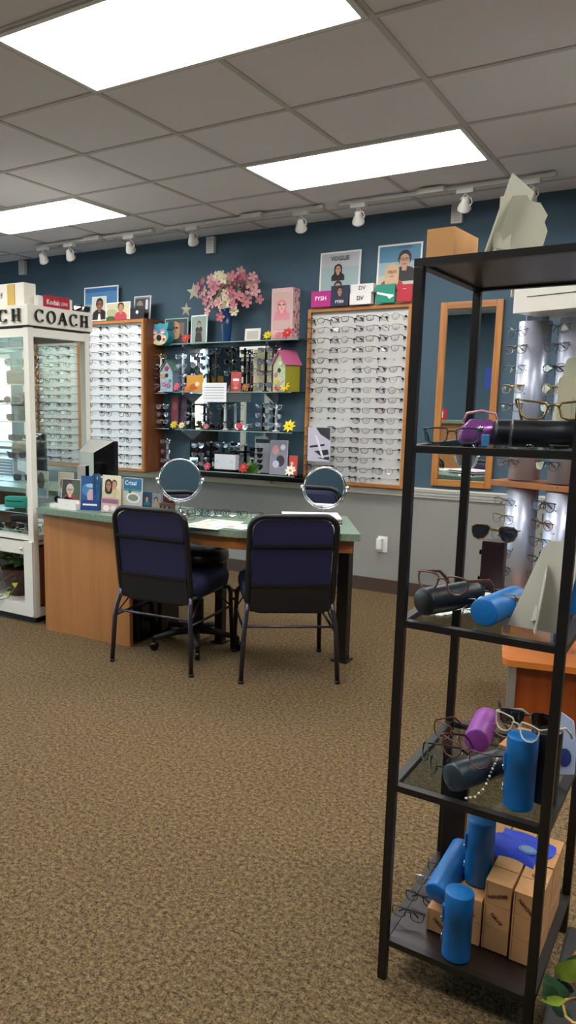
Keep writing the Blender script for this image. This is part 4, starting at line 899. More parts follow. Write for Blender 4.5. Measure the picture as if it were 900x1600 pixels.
# monitors seen from behind
def monitor(label, x, y, a):
    r = root('computer_monitor', label, 'monitor', (x, y, DZ), (0, 0, a)); w, h, z0 = .335, .32, .065
    M_mon = mat('monitor_back', '#b5b4ab', .45)
    b = MB(); b.box((0, .035, z0+h/2), (w, .03, h), M_gloss, bev=.004); link('bezel', b, r)
    b = MB(); o = [(-w/2, z0), (w/2, z0), (w/2, z0+h), (-w/2, z0+h)]; i_ = [(-w*.5, z0+.03), (w*.14, z0+.02), (w*.14, z0+h-.075), (-w*.5, z0+h-.075)]
    vs = [(p, .02, q) for p, q in o]+[(p, -.06, q) for p, q in i_]
    b.faces(vs, [(4, 5, 6, 7), (0, 1, 5, 4), (2, 3, 7, 6), (3, 0, 4, 7)], M_mon); b.faces(vs, [(1, 2, 6, 5)], M_gloss); link('back_shell', b, r)
    b = MB(); b.box((0, .051, z0+h/2), (w-.03, .002, h-.03), M_gloss); link('screen', b, r)
    b = MB(); b.box((0, .0, .05), (.05, .03, .10), M_mon); b.box((0, .01, .006), (.22, .17, .012), M_mon, bev=.004); b.box((.07, -.062, .16), (.03, .012, .05), M_gloss); link('stand', b, r)
pm = atY(152, 692, 1.02)
monitor('grey computer monitor seen from behind, right of the two on the desk', -.87, 1.02, -.42)
monitor('grey computer monitor seen from behind, partly hidden by the cream case', -1.93, 1.50, -.42)
b = MB(); pp = atY(130, 765, .84); b.box((0, 0, .12), (.055, .05, .24), flat('#9c9c96', .4), bev=.006); b.box((.029, 0, .12), (.004, .045, .235), M_gloss); b.box((0, 0, .005), (.07, .07, .01), M_blackm)
thing('desk_speaker', b, 'slim upright grey and black device standing left of the right monitor', 'device', (pp.x+.0, .84, DZ), (0, 0, .3))

# ---------------------------------------------------------------- cream glass display case
CX0, CX1, CY0, CY1 = -1.66, -1.09, .65, 1.20
w, d = CX1-CX0, CY1-CY0
r = root('glass_display_case', 'tall cream glass display case lettered COACH at the left edge', 'display case', (CX0, CY0, 0)); HZ = 1.818
b = MB(); b.box((w/2, d/2, .02), (w-.04, d-.04, .04), M_blackm); link('plinth', b, r)
for x in (.022, w-.022):
    for y in (.022, d-.022): b = MB(); b.box((x, y, (.04+HZ)/2), (.044, .044, HZ-.04), M_cream, bev=.003); link('corner_post', b, r)
b = MB()
for z, hh in ((.075, .07), (.545, .03), (.50, .03), (HZ-.03, .05)):
    b.box((w/2, .02, z), (w-.08, .036, hh), M_cream); b.box((w-.02, d/2, z), (.036, d-.08, hh), M_cream); b.box((.02, d/2, z), (.036, d-.08, hh), M_cream); b.box((w/2, d-.02, z), (w-.08, .036, hh), M_cream)
link('rail', b, r)
b = MB(); b.box((w/2, d/2, .105), (w-.05, d-.05, .012), M_cream); b.box((w/2, d/2, .535), (w-.05, d-.05, .014), M_cream); link('cabinet_floor', b, r)
b = MB(); b.box((w/2, -.012, (.055+.50)/2+.01), (w-.04, .018, .47), M_cream) if False else None
# lower door: a cream frame round an opening
for x in (.05, w-.038): b.box((x, -.008, .29), (.072, .016, .47), M_cream)
for z in (.085, .48): b.box((w/2, -.0082, z), (w-.02, .016, .075), M_cream)
b.ball((w-.085, -.024, .478), .011, M_chrome, seg=10); dd = link('door', b, r)
b = MB(); b.box((w/2, d-.04, .30), (w-.09, .004, .40), flat('#dfe6ee', .3)); b.box((.05, d/2, .30), (.004, d-.09, .40), flat('#dfe6ee', .3)); b.box((w-.01, d/2, .30), (.016, d-.09, .40), M_oakd); link('back_board', b, r)  # pale blue back and left boards paint in the window light behind the plant
b = MB(); b.box((w/2, -.004, (.56+HZ-.05)/2), (w-.088, .005, HZ-.61), M_glassc); b.box((w-.004, d/2, (.56+HZ-.05)/2), (.005, d-.088, HZ-.61), M_glassc); b.box((.004, d/2, (.56+HZ-.05)/2), (.005, d-.088, HZ-.61), M_glassc); b.box((w/2, d-.004, (.56+HZ-.05)/2), (w-.088, .005, HZ-.61), M_glassc); link('glass_pane', b, r)
CZ = [.555]+[atY(30, y_, .93).z for y_ in (816, 790, 745, 713, 687, 657, 631, 602, 575, 549)]
for z in CZ[1:]:
    b = MB(); b.box((w*.5, .145, z), (w-.09, .20, .006), M_glasss); b.tube([(.045, .045, z), (w-.045, .045, z)], .003, M_glassedge, 5); link('shelf', b, r)
b = MB(); hz0, hz1 = 1.826, 1.945
b.box((w/2, d/2, (hz0+hz1)/2), (w+.03, d+.03, hz1-hz0), M_cream, bev=.003); b.box((w/2, d/2, hz0-.004), (w+.01, d+.01, .010), M_blackm); link('header', b, r)
ML = mat('letter_dark', '#3a3a34', .25, .7)
def serif_letter(mb, ch, S, m, M, t=.006):
    """slab serif capital of height S centred on the origin, in local XZ"""
    def bar(x, z, w_, h_, a=0): mb.box((0, 0, 0), (w_*S, 2*t, h_*S), m, M @ tr(x*S, 0, z*S) @ ry(a))
    if ch in 'CO':
        a0, a1 = (.22*PI, 1.78*PI) if ch == 'C' else (0, 2*PI); n = 28; out = []
        for i in range(n+1): a = a0+(a1-a0)*i/n; th_ = .055+.075*abs(math.cos(a)); out.append((a, th_))
        vs = []
        for a, th_ in out:
            for rr_, yy in ((.0, -t), (th_*2, -t), (th_*2, t), (.0, t)): vs.append(((.50-rr_/2*1.0)*math.cos(a)*S if rr_ else .50*math.cos(a)*S, yy, ((.51-rr_/2*.6)*math.sin(a) if rr_ else .51*math.sin(a))*S))
        fs = [(4*i+j, 4*i+(j+1) % 4, 4*i+4+(j+1) % 4, 4*i+4+j) for i in range(n) for j in range(4)]+([(0, 1, 2, 3), (4*n+3, 4*n+2, 4*n+1, 4*n)] if ch == 'C' else [])
        mb.faces(vs, fs, m, M)
        if ch == 'C': bar(.36, .33, .05, .30); bar(.36, -.36, .05, .18)
    elif ch == 'A':
        bar(-.22, 0, .07, 1.02, .40); bar(.20, 0, .15, 1.04, -.40); bar(0, -.14, .42, .06); bar(-.40, -.47, .28, .06); bar(.40, -.47, .34, .06)
    else:
        for x in (-.32, .32): bar(x, 0, .15, .98); bar(x, .47, .34, .06); bar(x, -.47, .34, .06)
        bar(0, 0, .55, .07)
for k, ch in enumerate('COACH'):
    b = MB(); serif_letter(b, ch, .072, ML, tr(w+.024, .075+.100*k, (hz0+hz1)/2) @ rz(PI/2)); link('letter', b, r)
    b = MB(); serif_letter(b, ch, .072, ML, tr(.065+.108*k, -.024, (hz0+hz1)/2)); link('letter', b, r)
# contents
rn = random.Random(5)
def bag(x, y, z, w_, h_, d_, col, label, name='soft_pouch', cat='pouch'):
    b = MB(); b.box((0, 0, h_/2), (w_, d_, h_), mat('bag_'+col, col, .5, bump=.1), bev=min(w_, h_, d_)*.3); b.box((0, -d_/2, h_*.62), (w_*.8, .003, .004), M_gloss)
    thing(name, b, label, cat, (x, y, z), (0, 0, .35))
xs = -1.27; ys = .93
def cs(k, px, **kw):
    z = CZ[k]+.003; p = atY(px, 700, .745); glasses(kw.pop('label'), (p.x, .725, z+.024*kw.get('scale', 1)), (-.12, 0, kw.pop('rot', .5)), **kw)
case_items = [(0, 8, 'round', 'g_black', 'black round sunglasses at the left on the floor of the cream case'), (0, 40, 'round', 'g_silver', 'silver dark-lensed sunglasses at the right on the floor of the cream case'),
 (1, 22, 'rect', 'g_brown', 'brown sunglasses in the middle of the lowest glass shelf of the cream case'), (1, 42, 'cat', 'g_silver', 'silver sunglasses at the right of the lowest glass shelf of the cream case'),
 (3, 38, 'panto', 'g_black', 'black sunglasses on the third glass shelf from the bottom of the cream case'), (4, 30, 'cat', 'g_plum', 'plum sunglasses on the fourth glass shelf from the bottom of the cream case'),
 (5, 32, 'rect', 'g_brown', 'brown sunglasses on the fifth glass shelf from the bottom of the cream case'), (5, 42, 'cat', 'g_black', 'black cat-eye sunglasses at the right of the fifth glass shelf of the cream case'),
 (6, 30, 'panto', 'g_black', 'black sunglasses on the sixth glass shelf from the bottom of the cream case'), (7, 26, 'round', 'g_pink', 'pink sunglasses on the seventh glass shelf from the bottom of the cream case'), (7, 40, 'cat', 'g_plum', 'plum cat-eye sunglasses at the right of the seventh glass shelf'),
 (9, 30, 'aviator', 'g_black', 'black aviator sunglasses on the second glass shelf from the top of the cream case')]
for k, px, sh, c, l in case_items: cs(k, px, label=l, shape=sh, color=c, r=.0022, lens='lens_dark', sun=True, rot=.45)
def cb(k, px, w_, h_, col, label): p = atY(px, 700, .83); bag(p.x, .84, CZ[k]+.003, w_, h_, .07, col, label)
cb(2, 22, .15, .075, '#2fa89a', 'teal pouch on the second glass shelf from the bottom of the cream case')
cb(0, 30, .16, .09, '#2b2226', 'dark patterned bag on the floor of the cream case')
cb(4, 28, .08, .09, '#8d8468', 'khaki pouch on the fourth glass shelf from the bottom of the cream case')
cb(6, 38, .07, .12, '#1d1b1c', 'tall black pouch on the sixth glass shelf of the cream case')
cb(7, 40, .07, .07, '#5a4a78', 'purple pouch on the seventh glass shelf of the cream case')
cb(8, 32, .16, .09, '#5d3430', 'brown leather pouch on the eighth glass shelf of the cream case')
cb(10, 34, .13, .08, '#8a2a3a', 'crimson pouch on the top glass shelf of the cream case')
cb(10, 12, .07, .08, '#2c4a3e', 'dark green pouch left of the crimson pouch in the cream case')
# lens sign and things on top of the case
p = atX(61, 484, -1.075)
r = root('lens_sign', 'red and white sign lettered Kodak LENS on top of the cream case', 'sign', (-1.12, .93, 1.9445), (0, 0, PI/2-.05))
b = MB(); b.box((-.005, .02, .035), (.29, .035, .07), flat('#dcd8d0', .4), bev=.002); link('stand', b, r)
b = MB(); b.box((.0, -.003, .040), (.215, .008, .072), flat('#a8142c', .35)); link('panel', b, r)
b = MB(); b.text('Kodak', .042, M_white, tr(-.035, -.0085, .036), .0006, True); b.text('LENS', .026, M_white, tr(.060, -.0085, .034), .0006); link('lettering', b, r)
def topg(px, k, c, l): xx = -1.12 if px > 60 else -1.42; p = atX(px, 484, xx) if px > 60 else Vector((0, 1.0, 0)); glasses(l, (xx, p.y, 1.9445+.024), (-.12, 0, .9), ['cat', 'rect', 'panto'][k % 3], c, .0022, 'lens_dark', sun=True)
topg(112, 0, 'g_black', 'black sunglasses on top of the cream case, right of the red sign')
topg(126, 1, 'g_plum', 'plum sunglasses at the right end of the cream case top')
topg(48, 2, 'g_brown', 'brown glasses lying on the cream case top left of the red sign')
a = atY(-30, 478, .70); c = atY(33, 440, .70)
b = MB(); w_ = c.x-a.x; h_ = c.z-1.945; b.box((0, .05, h_/2), (w_, .10, h_), M_cream, bev=.002); b.box((w_*.02+w_*.18, -.002, h_*.5), (w_*.17, .004, h_*.92), flat('#c4a44e')); b.box((-w_*.2, -.002, h_*.7), (w_*.25, .004, h_*.5), flat('#6f5a44')); b.text('f', .05, flat('#3b3b36'), tr(-w_*.03, -.004, h_*.5), .0004)
thing('product_box', b, 'cream box with a gold stripe on top of the cream case at the left edge', 'box', ((a.x+c.x)/2, .72, 1.945))
# potted plant in the lower compartment
def leaf(mb, base, d, L, wd, m, droop=.3, up=Vector((0, 0, 1))):
    d = Vector(d).normalized(); s = d.cross(up).normalized() if abs(d.dot(up)) < .95 else Vector((1, 0, 0)); B = Vector(base); n = s.cross(d).normalized()
    row = []
    for i, (t, ww) in enumerate(((0, .05), (.15, .62), (.35, 1), (.6, .85), (.82, .45), (1, .02))):
        c = B+d*L*t-up*droop*L*t*t; row += [c-s*wd*ww*.5+n*wd*.12*ww, c, c+s*wd*ww*.5+n*wd*.12*ww]
    fs = [q for i in range(5) for q in ((3*i, 3*i+1, 3*i+4, 3*i+3), (3*i+1, 3*i+2, 3*i+5, 3*i+4))]
    mb.faces([tuple(v) for v in row], fs, m, None, True)
M_leaf = mat('leaf_green', '#3f7a34', .45, noise=.25, nscale=25); M_leaf2 = mat('leaf_yellow_green', '#8ca23c', .45, noise=.2, nscale=25); M_soil = mat('soil', '#2a1d14', .95, bump=.5)
px_, py_ = -1.43, .86
r = root('potted_plant', 'trailing green plant in a brown pot inside the bottom of the cream case', 'potted plant', (px_, py_, .1115)); r.scale = (1.05, 1.05, 1.05)
b = MB(); b.lathe([(.085, 0), (.10, .10), (.12, .16), (.125, .165), (.118, .17), (.105, .155), (.01, .155)], mat('pot_brown', '#4b2b22', .5), 20); link('pot', b, r)
b = MB(); b.lathe([(.108, .148), (.06, .158), (.005, .16)], M_soil, 16); link('soil', b, r)
rn = random.Random(21); b = MB()
for k in range(26):
    a = rn.uniform(0, 2*PI); q = rn.uniform(.02, .10); z = .17+rn.uniform(0, .12)
    leaf(b, (q*math.cos(a), q*math.sin(a), z), (math.cos(a), math.sin(a), rn.uniform(.1, .9)), rn.uniform(.09, .13), rn.uniform(.055, .075), [M_leaf, M_leaf, M_leaf2][k % 3], .4)
link('foliage', b, r)
b = MB(); st = mat('stem_brown', '#7a6a44', .6)
for k in range(5): a = 2*PI*k/5; b.tube([(0, 0, .15), (.04*math.cos(a), .04*math.sin(a), .22), (.07*math.cos(a), .07*math.sin(a), .30)], .003, st, 5)
b.tube([(.05, -.08, .16), (.03, -.20, .12), (.03, -.30, -.01), (.035, -.306, -.06), (.0, -.32, -.10), (-.12, -.34, -.103)], .0025, st, 5)
b.tube([(.08, -.06, .16), (.10, -.14, .08), (.09, -.2, .02), (.04, -.25, .01)], .0025, st, 5); link('stems', b, r)
b = MB()
for k in range(9): leaf(b, (.04-.02*k, -.31-.004*k, -.085+.012*(k % 3)), (-.6+.2*(k % 3), -.7, .4), .05, .03, M_leaf2 if k % 2 else M_leaf, .5)
for k in range(5): leaf(b, (.10-.01*k, -.12-.02*k, .13-.025*k), (.7 if k % 2 else -.5, -.6, .3-.2*(k % 3)), .045, .035, M_leaf2 if k % 2 else M_leaf, .6)
link('trailing_leaves', b, r)
# ---------------------------------------------------------------- black rack
RO = Vector((1.747, -1.057, 0)); RT = -.0312; RW, RD = .352, .463
LV = {5: .113, 4: .514, 3: .911, 2: 1.303, 1: 1.692}
def RL(u, v, z=0): c, s = math.cos(RT), math.sin(RT); return Vector((RO.x+u*c-v*s, RO.y+u*s+v*c, z))
r = root('shelving_rack', 'tall black metal rack with glass shelves in the right foreground', 'shelving rack', (RO.x, RO.y, 0), (0, 0, RT))
M_rack = mat('rack_black', '#15110d', .42, noise=.1, nscale=15); M_rtop = mat('rack_board', '#241a16', .35)
pw = .020
for u in (pw/2, RW-pw/2):
    for v in (pw/2, RD-pw/2): b = MB(); b.box((u, v, .838), (pw, pw, 1.676), M_rack, bev=.0015); link('post', b, r)
for k, z in LV.items():
    b = MB(); t = .0155
    for v in (pw/2, RD-pw/2): b.box((RW/2, v, z-t/2), (RW-(0 if k == 1 else 2*pw), pw, t), M_rack)
    for u in (pw/2, RW-pw/2): b.box((u, RD/2, z-t/2), (pw, RD-2*pw, t), M_rack)
    link('shelf_frame', b, r)
    b = MB()
    if k in (1, 5): b.box((RW/2, RD/2, z-.006), (RW-2*pw, RD-2*pw, .008), M_rtop)
    else: b.box((RW/2, RD/2, z-.0035), (RW-2*pw+.001, RD-2*pw+.001, .005), M_glassd)
    link('shelf_board' if k in (1, 5) else 'glass_shelf', b, r)
# cylinder cases
def case_mesh(m, L=.168, R=.032):
    b = MB(); b.lathe([(.004, 0), (R-.004, 0), (R-.001, .002), (R, .006), (R, L*.62), (R+.0003, L*.62+.0003), (R+.0003, L-.006), (R, L-.002), (R-.003, L), (.004, L)], m, 32)
    me = b.mesh('body', False)
    b = MB(); b.box((-R-.002, 0, L*.62), (.004, .014, .04), m); b.tube([(-R-.002+.0*k, .007*math.cos(k*PI/5), L*.25+.009*math.sin(k*PI/5)) for k in range(10)], .0011, M_chrome, 5, True); b.ball((-R-.003, 0, L*.54), .004, M_chrome, seg=8); return me, b.mesh('snap_strap', False)
CB = case_mesh(M_case_blue); CK = case_mesh(M_case_black); CP = case_mesh(mat('case_purple', '#8a3a96', .45, bump=.05)); CS = case_mesh(mat('case_slate', '#1d2a33', .4, bump=.08))
def case(label, pr_, pos, direction=None, group=None, spin=0, sc=1):
    M = Matrix.Translation(pos)
    if direction is not None: M = M @ Vector(direction).normalized().to_track_quat('Z', 'Y').to_matrix().to_4x4()
    M = M @ rz(spin); o = root('eyeglass_case', label, 'eyeglass case', M.to_translation(), M.to_euler(), group); o.scale = (sc,)*3
    link('body', pr_[0], o); link('snap_strap', pr_[1], o)
def rdir(du, dv, dz=0): c, s = math.cos(RT), math.sin(RT); return (du*c-dv*s, du*s+dv*c, dz)
R_ = .0333
# bottom shelf: cartons
def carton(u, v, z, label, txt=None, w=.0595, d=.140, h=.0585, tdown=0, rot=0, spot=False, tsz=.012):
    o = root('carton', label, 'box', RL(u, v, z), (0, 0, RT+rot), 'small cardboard cartons on the rack')
    b = MB(); b.box((w/2, d/2, h/2), (w-.001, d-.001, h-.001), M_card, bev=.0008); b.box((w/2, d/2, h-.0002), (.0008, d-.004, .0008), M_cardd) if False else None
    link('box', b, o)
    b = MB(); b.box((w*.5, d*.5, h), (w*.96, .0012, .0004), M_cardd); b.box((w*.08, 0, h*.5), (.0006, .0006, h*.9), M_cardd); link('flap_seam', b, o)
    if txt: b = MB(); b.text(txt, tsz, M_cardd, tr(w*.5, -.0008, h*.45) @ ry(tdown), .0003, True); link('printed_word', b, o)
    if spot: b = MB(); b.prism(circ(0, 0, .012, .010, 14), .0005, mat('sticker_brown', '#7a4a38', .5), tr(w*.55, d*.62, h+.0008) @ rx(-PI/2)); link('round_sticker', b, o)
    return o
hh = .0588; tn = ['bottom', 'middle', 'top']
for t in range(3):
    carton(.212, .105, .114+hh*t, '%s carton of the left three-high front column%s, bottom rack shelf' % (tn[t], ['', ' printed NAVY', ' printed BROWN'][t]), [None, 'NAVY', 'BROWN'][t], tdown=[0, .75, -.35+PI][t])
    carton(.276, .100, .114+hh*t, '%s carton of the front column beside the right post%s, bottom rack shelf' % (tn[t], ['', '', ' printed BROWN'][t]), [None, None, 'BROWN'][t], tdown=.75+PI, spot=t == 2)
    carton(.276, .245, .114+hh*t, 'carton in the rear row behind the right post column, %s of three' % tn[t], spot=t == 2)
    carton(.212, .250, .114+hh*t, 'carton under the blue cloth bag in the rear row, %s of three' % tn[t])
    carton(.149, .255, .114+hh*t, 'carton in the rear row behind the rear blue case, %s of three' % tn[t])
for t in range(2): carton(.149, .102, .114+hh*t, 'carton in the column behind the front standing blue case, %s of two' % ['lower', 'upper'][t], [None, 'BROWN'][t], tdown=.6, tsz=.010)
carton(.084, .092, .114, 'lone carton at the left end of the front row, printed NAVY', 'NAVY', tdown=.7)
carton(.086, .255, .114, 'low carton behind the leaning blue case on the bottom rack shelf')
case('blue cylinder case standing at the front of the bottom rack shelf', CB, RL(.172, .040, .1135), spin=.2)
case('blue cylinder case standing upright on the cartons at the back of the bottom rack shelf', CB, RL(.178, .178, .114+2*hh), spin=.3)
case('blue cylinder case leaning on the cartons at the left of the bottom rack shelf', CB, RL(.104, .098, .114+hh+.038), rdir(.10, .9, .28), spin=.5)
b = MB(); b.box((0, 0, .155), (.06, .05, .31), M_case_black, bev=.004); b.box((0, -.026, .26), (.05, .002, .004), M_gloss)
thing('black_case', b, 'tall black box case standing in the back left corner of the bottom rack shelf', 'case', RL(.055, .405, .1135), (0, 0, .1))
# blue cloth bag, draped and crumpled
n = 14; vs = []; rn = random.Random(2)
for i in range(n):
    for j in range(n):
        u, v = i/(n-1)-.5, j/(n-1)-.5; e = max(0, abs(u)-.38)*.12+max(0, -v-.40)*.4
        vs.append((u*.135+.008*math.sin(v*6), v*.125+.006*math.sin(u*7), .007+.0035*math.sin(u*9+v*5)+.003*math.sin(v*14)-e*.3))
b = MB(); fs = [(i*n+j, (i+1)*n+j, (i+1)*n+j+1, i*n+j+1) for i in range(n-1) for j in range(n-1)]
b.faces(vs, fs, mat('cloth_blue', '#1c3fc0', .6, bump=.2, bscale=40), None, True)
b.faces([(x, y, z-.003) for x, y, z in vs], fs, MATS['cloth_blue'], None, True)
edge = [i for i in range(n)]+[i*n+n-1 for i in range(1, n)]
r = root('cloth_bag', 'royal blue cloth pouch with a pale round emblem on top of the cartons', 'pouch', RL(.245, .285, .114+3*hh+.001), (0, 0, -.25))
link('cloth', b, r); b = MB(); b.prism(circ(0, 0, .021, .019, 20), .0006, mat('emblem_pale', '#7f9fc4', .6), tr(.028, -.012, .0135) @ rx(-PI/2))
b.prism(circ(0, 0, .018, .016, 20), .0004, mat('emblem_line', '#3a5fa8', .6), tr(.028, -.012, .0142) @ rx(-PI/2)); b.prism(circ(0, 0, .0165, .0145, 20), .0004, MATS['emblem_pale'], tr(.028, -.012, .0147) @ rx(-PI/2)); link('emblem', b, r)
for k, (u, v, a) in enumerate([(.040, .085, 1.1), (.044, .165, .9), (.046, .245, 1.2), (.052, .320, 1.0)]):
    glasses('folded glasses at the left edge of the bottom rack shelf, %s from the front' % ['first', 'second', 'third', 'fourth'][k], RL(u, v, .1135+.024), (-.12, 0, RT+.35*a-.3), ['rect', 'round', 'panto', 'rect'][k], ['g_black', 'g_gun', 'g_silver', 'g_black'][k], .0018, folded=True, scale=.62, group='glasses along the left edge of the bottom rack shelf')

# shelf 4
z4 = LV[4]+.0005
case('blue cylinder case standing under a pile of glasses on the lowest glass shelf', CB, RL(.275, .066, z4), spin=.3)
case('black cylinder case standing right behind the post on the lowest glass shelf', CK, RL(.312, .130, z4), spin=1)
case('dark slate cylinder case lying at the front of the lowest glass shelf', CS, RL(.137, .045, z4+R_+.0004), rdir(.42, .9), spin=2.5)
case('purple cylinder case lying at the back of the lowest glass shelf', CP, RL(.128, .275, z4+R_+.001), rdir(-.10, .99), spin=1.5, sc=.98)
carton(.196, .205, z4, 'carton lying behind the standing blue case on the lowest glass shelf', h=.072, w=.075, rot=-.12)
def rg(label, u, v, z, rot, **k): return glasses(label, RL(u, v, z), (k.pop('tx', -.12), k.pop('ty', 0), RT+rot), **k)
rg('thin round black eyeglasses at the front left of the lowest glass shelf', .052, .135, z4+.024, -1.0, shape='round', color='g_black', r=.0018)
rg('tortoiseshell eyeglasses at the back left of the lowest glass shelf', .065, .300, z4+.024, -.3, shape='panto', color='g_tort', r=.0018)
rg('red-brown eyeglasses resting on the slate cylinder case', .150, .080, z4+.082, -.35, shape='cat', color='g_red', r=.0018, tx=-.25)
rg('tortoiseshell eyeglasses with a chain beside the slate cylinder case', .175, .020, z4+.030, -.6, shape='panto', color='g_tort', r=.0018, tx=-.1) if False else None
rg('cream-rimmed eyeglasses resting on top of the standing blue case', .262, .045, z4+.168+.022, -.5, shape='panto', color='g_cream', r=.0019, scale=.9)
rg('black sunglasses resting behind the cream-rimmed pair on the blue case', .275, .100, z4+.168+.024, .25, shape='rect', color='g_black', r=.0024, lens='lens_dark', sun=True, scale=.9)
rg('plum eyeglasses beside the purple case on the lowest glass shelf', .185, .330, z4+.024, -.3, shape='cat', color='g_plum', r=.0018)
rg('gold eyeglasses resting on the carton of the lowest glass shelf', .225, .230, z4+.0745+.02, -.3, shape='oval', color='g_gold', r=.0012, scale=.9)
# beaded chain on the slate case
b = MB(); P0 = [RL(.215, .13, z4+.075), RL(.212, .09, z4+.060), RL(.205, .06, z4+.025), RL(.19, .04, z4+.006), RL(.17, .025, z4+.003)]
for i in range(len(P0)-1):
    for k in range(5): c = P0[i].lerp(P0[i+1], k/5); b.ball((c-RL(.2, .06, z4))[:], .0032, M_white if (i+k) % 2 else MATS['g_gold'], seg=6)
thing('glasses_chain', b, 'white and gold beaded chain hanging beside the slate case', 'chain', RL(.2, .06, z4))
def tagcard(label, u, v, z, a):
    b = MB(); b.box((0, 0, .017), (.012, .003, .034), M_white, bev=.001); b.tube([(0, 0, .0), (0, -.002, .0)], .001, M_gloss, 4); thing('price_tag', b, label, 'tag', RL(u, v, z), (.3, 0, a))
tagcard('white ticket tag standing beside the purple case', .190, .305, z4+.052, .3) if False else None

def easel(label, u, v, z, w, h, rot, lean, lobes=True, tint='#c9c6b2', slit=True):
    """card with a folded strut behind, seen from its back; board in local XZ, strut on -Y side"""
    m = mat('easel_'+tint.strip('#'), tint, .6); r = root('easel_card', label, 'easel card', RL(u, v, z), (0, 0, RT+rot))
    M = rx(lean); b = MB(); o = [(-w*.62, 0), (w*.42, .008), (w*.52, h), (-w*.12, h*.96), (-w*.22, h*.86)] if lobes else rrect(-w/2, 0, w/2, h, .01)
    b.prism(o, .004, m, M); link('board', b, r)
    b = MB(); s = h*.72; q = [(0, 0), (w*.42, 0), (w*.50, s*.35), (w*.46, s*.62), (w*.36, s*.78), (w*.2, s*.92), (0, s)]
    b.prism([(x, y) for x, y in q], .002, m, M @ tr(-w*.08, -.002, .0) @ rz(-1.0+.0)); link('strut', b, r)
    b = MB(); b.prism([(0, 0), (w*.34, s*.05), (w*.30, s*.20), (w*.12, s*.26)], .002, m, M @ tr(-w*.16, -.004, s*.14) @ rz(-.8)); link('locking_tab', b, r)
    return r
easel('grey-white easel card seen from behind, leaning at the front of the middle glass shelf', .285, .075, LV[3]+.002, .115, .205, -.35, -.20, tint='#bdb9a8')
# shelf 3
z3 = LV[3]+.0005
case('black cylinder case lying at the left of the middle glass shelf under tortoiseshell glasses', CK, RL(.042, .058, z3+R_+.0004), rdir(.42, .9), spin=2)
case('blue cylinder case lying on the middle glass shelf left of the easel card', CB, RL(.178, .048, z3+R_+.0004), rdir(.18, .98), spin=2)
b = MB(); b.box((0, 0, .066), (.056, .045, .132), mat('maroon_leather', '#2c1417', .4, bump=.1, bscale=200), bev=.006)
for z in (.03, .10): b.box((-.030, -.01, z), (.008, .012, .012), M_gloss, bev=.002)
thing('maroon_case', b, 'dark maroon box case standing upright at the back of the middle glass shelf', 'case', RL(.105, .415, z3), (0, 0, RT+.05))
rg('gold sunglasses with pink lenses resting on the upright maroon case', .105, .395, z3+.133+.022, -.1, shape='aviator', color='g_gold', r=.0014, lens='lens_dark', sun=True, scale=.9, folded=True)
rg('black and gold eyeglasses hooked over the right top of the maroon case', .150, .400, z3+.140, -.5, shape='rect', color='g_black', r=.0016, scale=.9, folded=True) if False else None
rg('tortoiseshell eyeglasses resting on the black case of the middle glass shelf', .075, .078, z3+.067+.012, -.25, shape='panto', color='g_tort', r=.0022)
rg('dark eyeglasses behind the blue case on the middle glass shelf', .135, .250, z3+.024, -.2, shape='rect', color='g_black', r=.002)
rg('white-templed eyeglasses between the black and blue cases of the middle glass shelf', .125, .150, z3+.024, .5, shape='oval', color='g_silver', r=.0018)
rg('gold-rimmed eyeglasses leaning on the side of the easel card', .235, .140, z3+.045, .9, shape='aviator', color='g_gold', r=.0014, folded=True)
b = MB(); b.box((0, 0, .001), (.17, .09, .002), M_paper); b.box((.02, .01, .0022), (.05, .04, .0004), flat('#8d5a4c')); thing('leaflet', b, 'white leaflet lying at the back of the middle glass shelf', 'leaflet', RL(.17, .34, z3), (0, 0, .2))
case('blue cylinder case standing at the back right of the middle glass shelf beyond the post', CB, RL(.305, .290, z3), spin=1, sc=.72)
# shelf 2
z2 = LV[2]+.0005
case('black cylinder case lying on the upper glass shelf, rear one of two', CK, RL(.158, .110, z2+R_*.86), rdir(.9, .42), spin=1, sc=.86)
case('black cylinder case lying on the upper glass shelf, front one with gold glasses on it', CK, RL(.205, .050, z2+R_*.9), rdir(.93, .30), spin=1, sc=.88) 
rg('dark green eyeglasses at the left front of the upper glass shelf', .075, .085, z2+.020, .25, shape='rect', color='g_teal', r=.0020, scale=.92)
rg('yellow gold eyeglasses resting on the front black case of the upper glass shelf', .285, .040, z2+.060+.018, .15, shape='cat', color='g_gold', r=.0022, tx=-.15)
rg('tortoiseshell eyeglasses behind the rear black case', .175, .200, z2+.024, -.2, shape='panto', color='g_tort', r=.002)
rg('black eyeglasses hooked over the cream easel card', .285, .235, z2+.120, .7, shape='rect', color='g_black', r=.0022, lens='lens_clear', folded=True) if False else None
r = root('glasses_purse', 'small shiny purple glasses purse on the upper glass shelf', 'purse', RL(.118, .150, z2), (0, 0, .3))
b = MB(); v2 = [(x, y, z) for z, s in ((0, .9), (.012, 1), (.035, .95), (.055, .5)) for x, y in [(p*s if abs(p) < .1 else p, q*s) for p, q in rrect(-.045, -.022, .045, .022, .012, 3)]]
N = 16; fs = [(i*N+k, i*N+(k+1) % N, (i+1)*N+(k+1) % N, (i+1)*N+k) for i in range(3) for k in range(N)]+[tuple(range(N-1, -1, -1)), tuple(3*N+k for k in range(N))]
b.faces(v2, fs, mat('purse_purple', '#8d4f96', .2, .3, bump=.3, bscale=25), None, True); link('body', b, r)
b = MB(); b.tube([(-.036, 0, .05), (-.03, 0, .068), (0, 0, .074), (.03, 0, .068), (.036, 0, .05)], .003, MATS['g_pink'], 6); b.ball((0, -.024, .036), .006, M_chrome, seg=8); link('clasp', b, r)
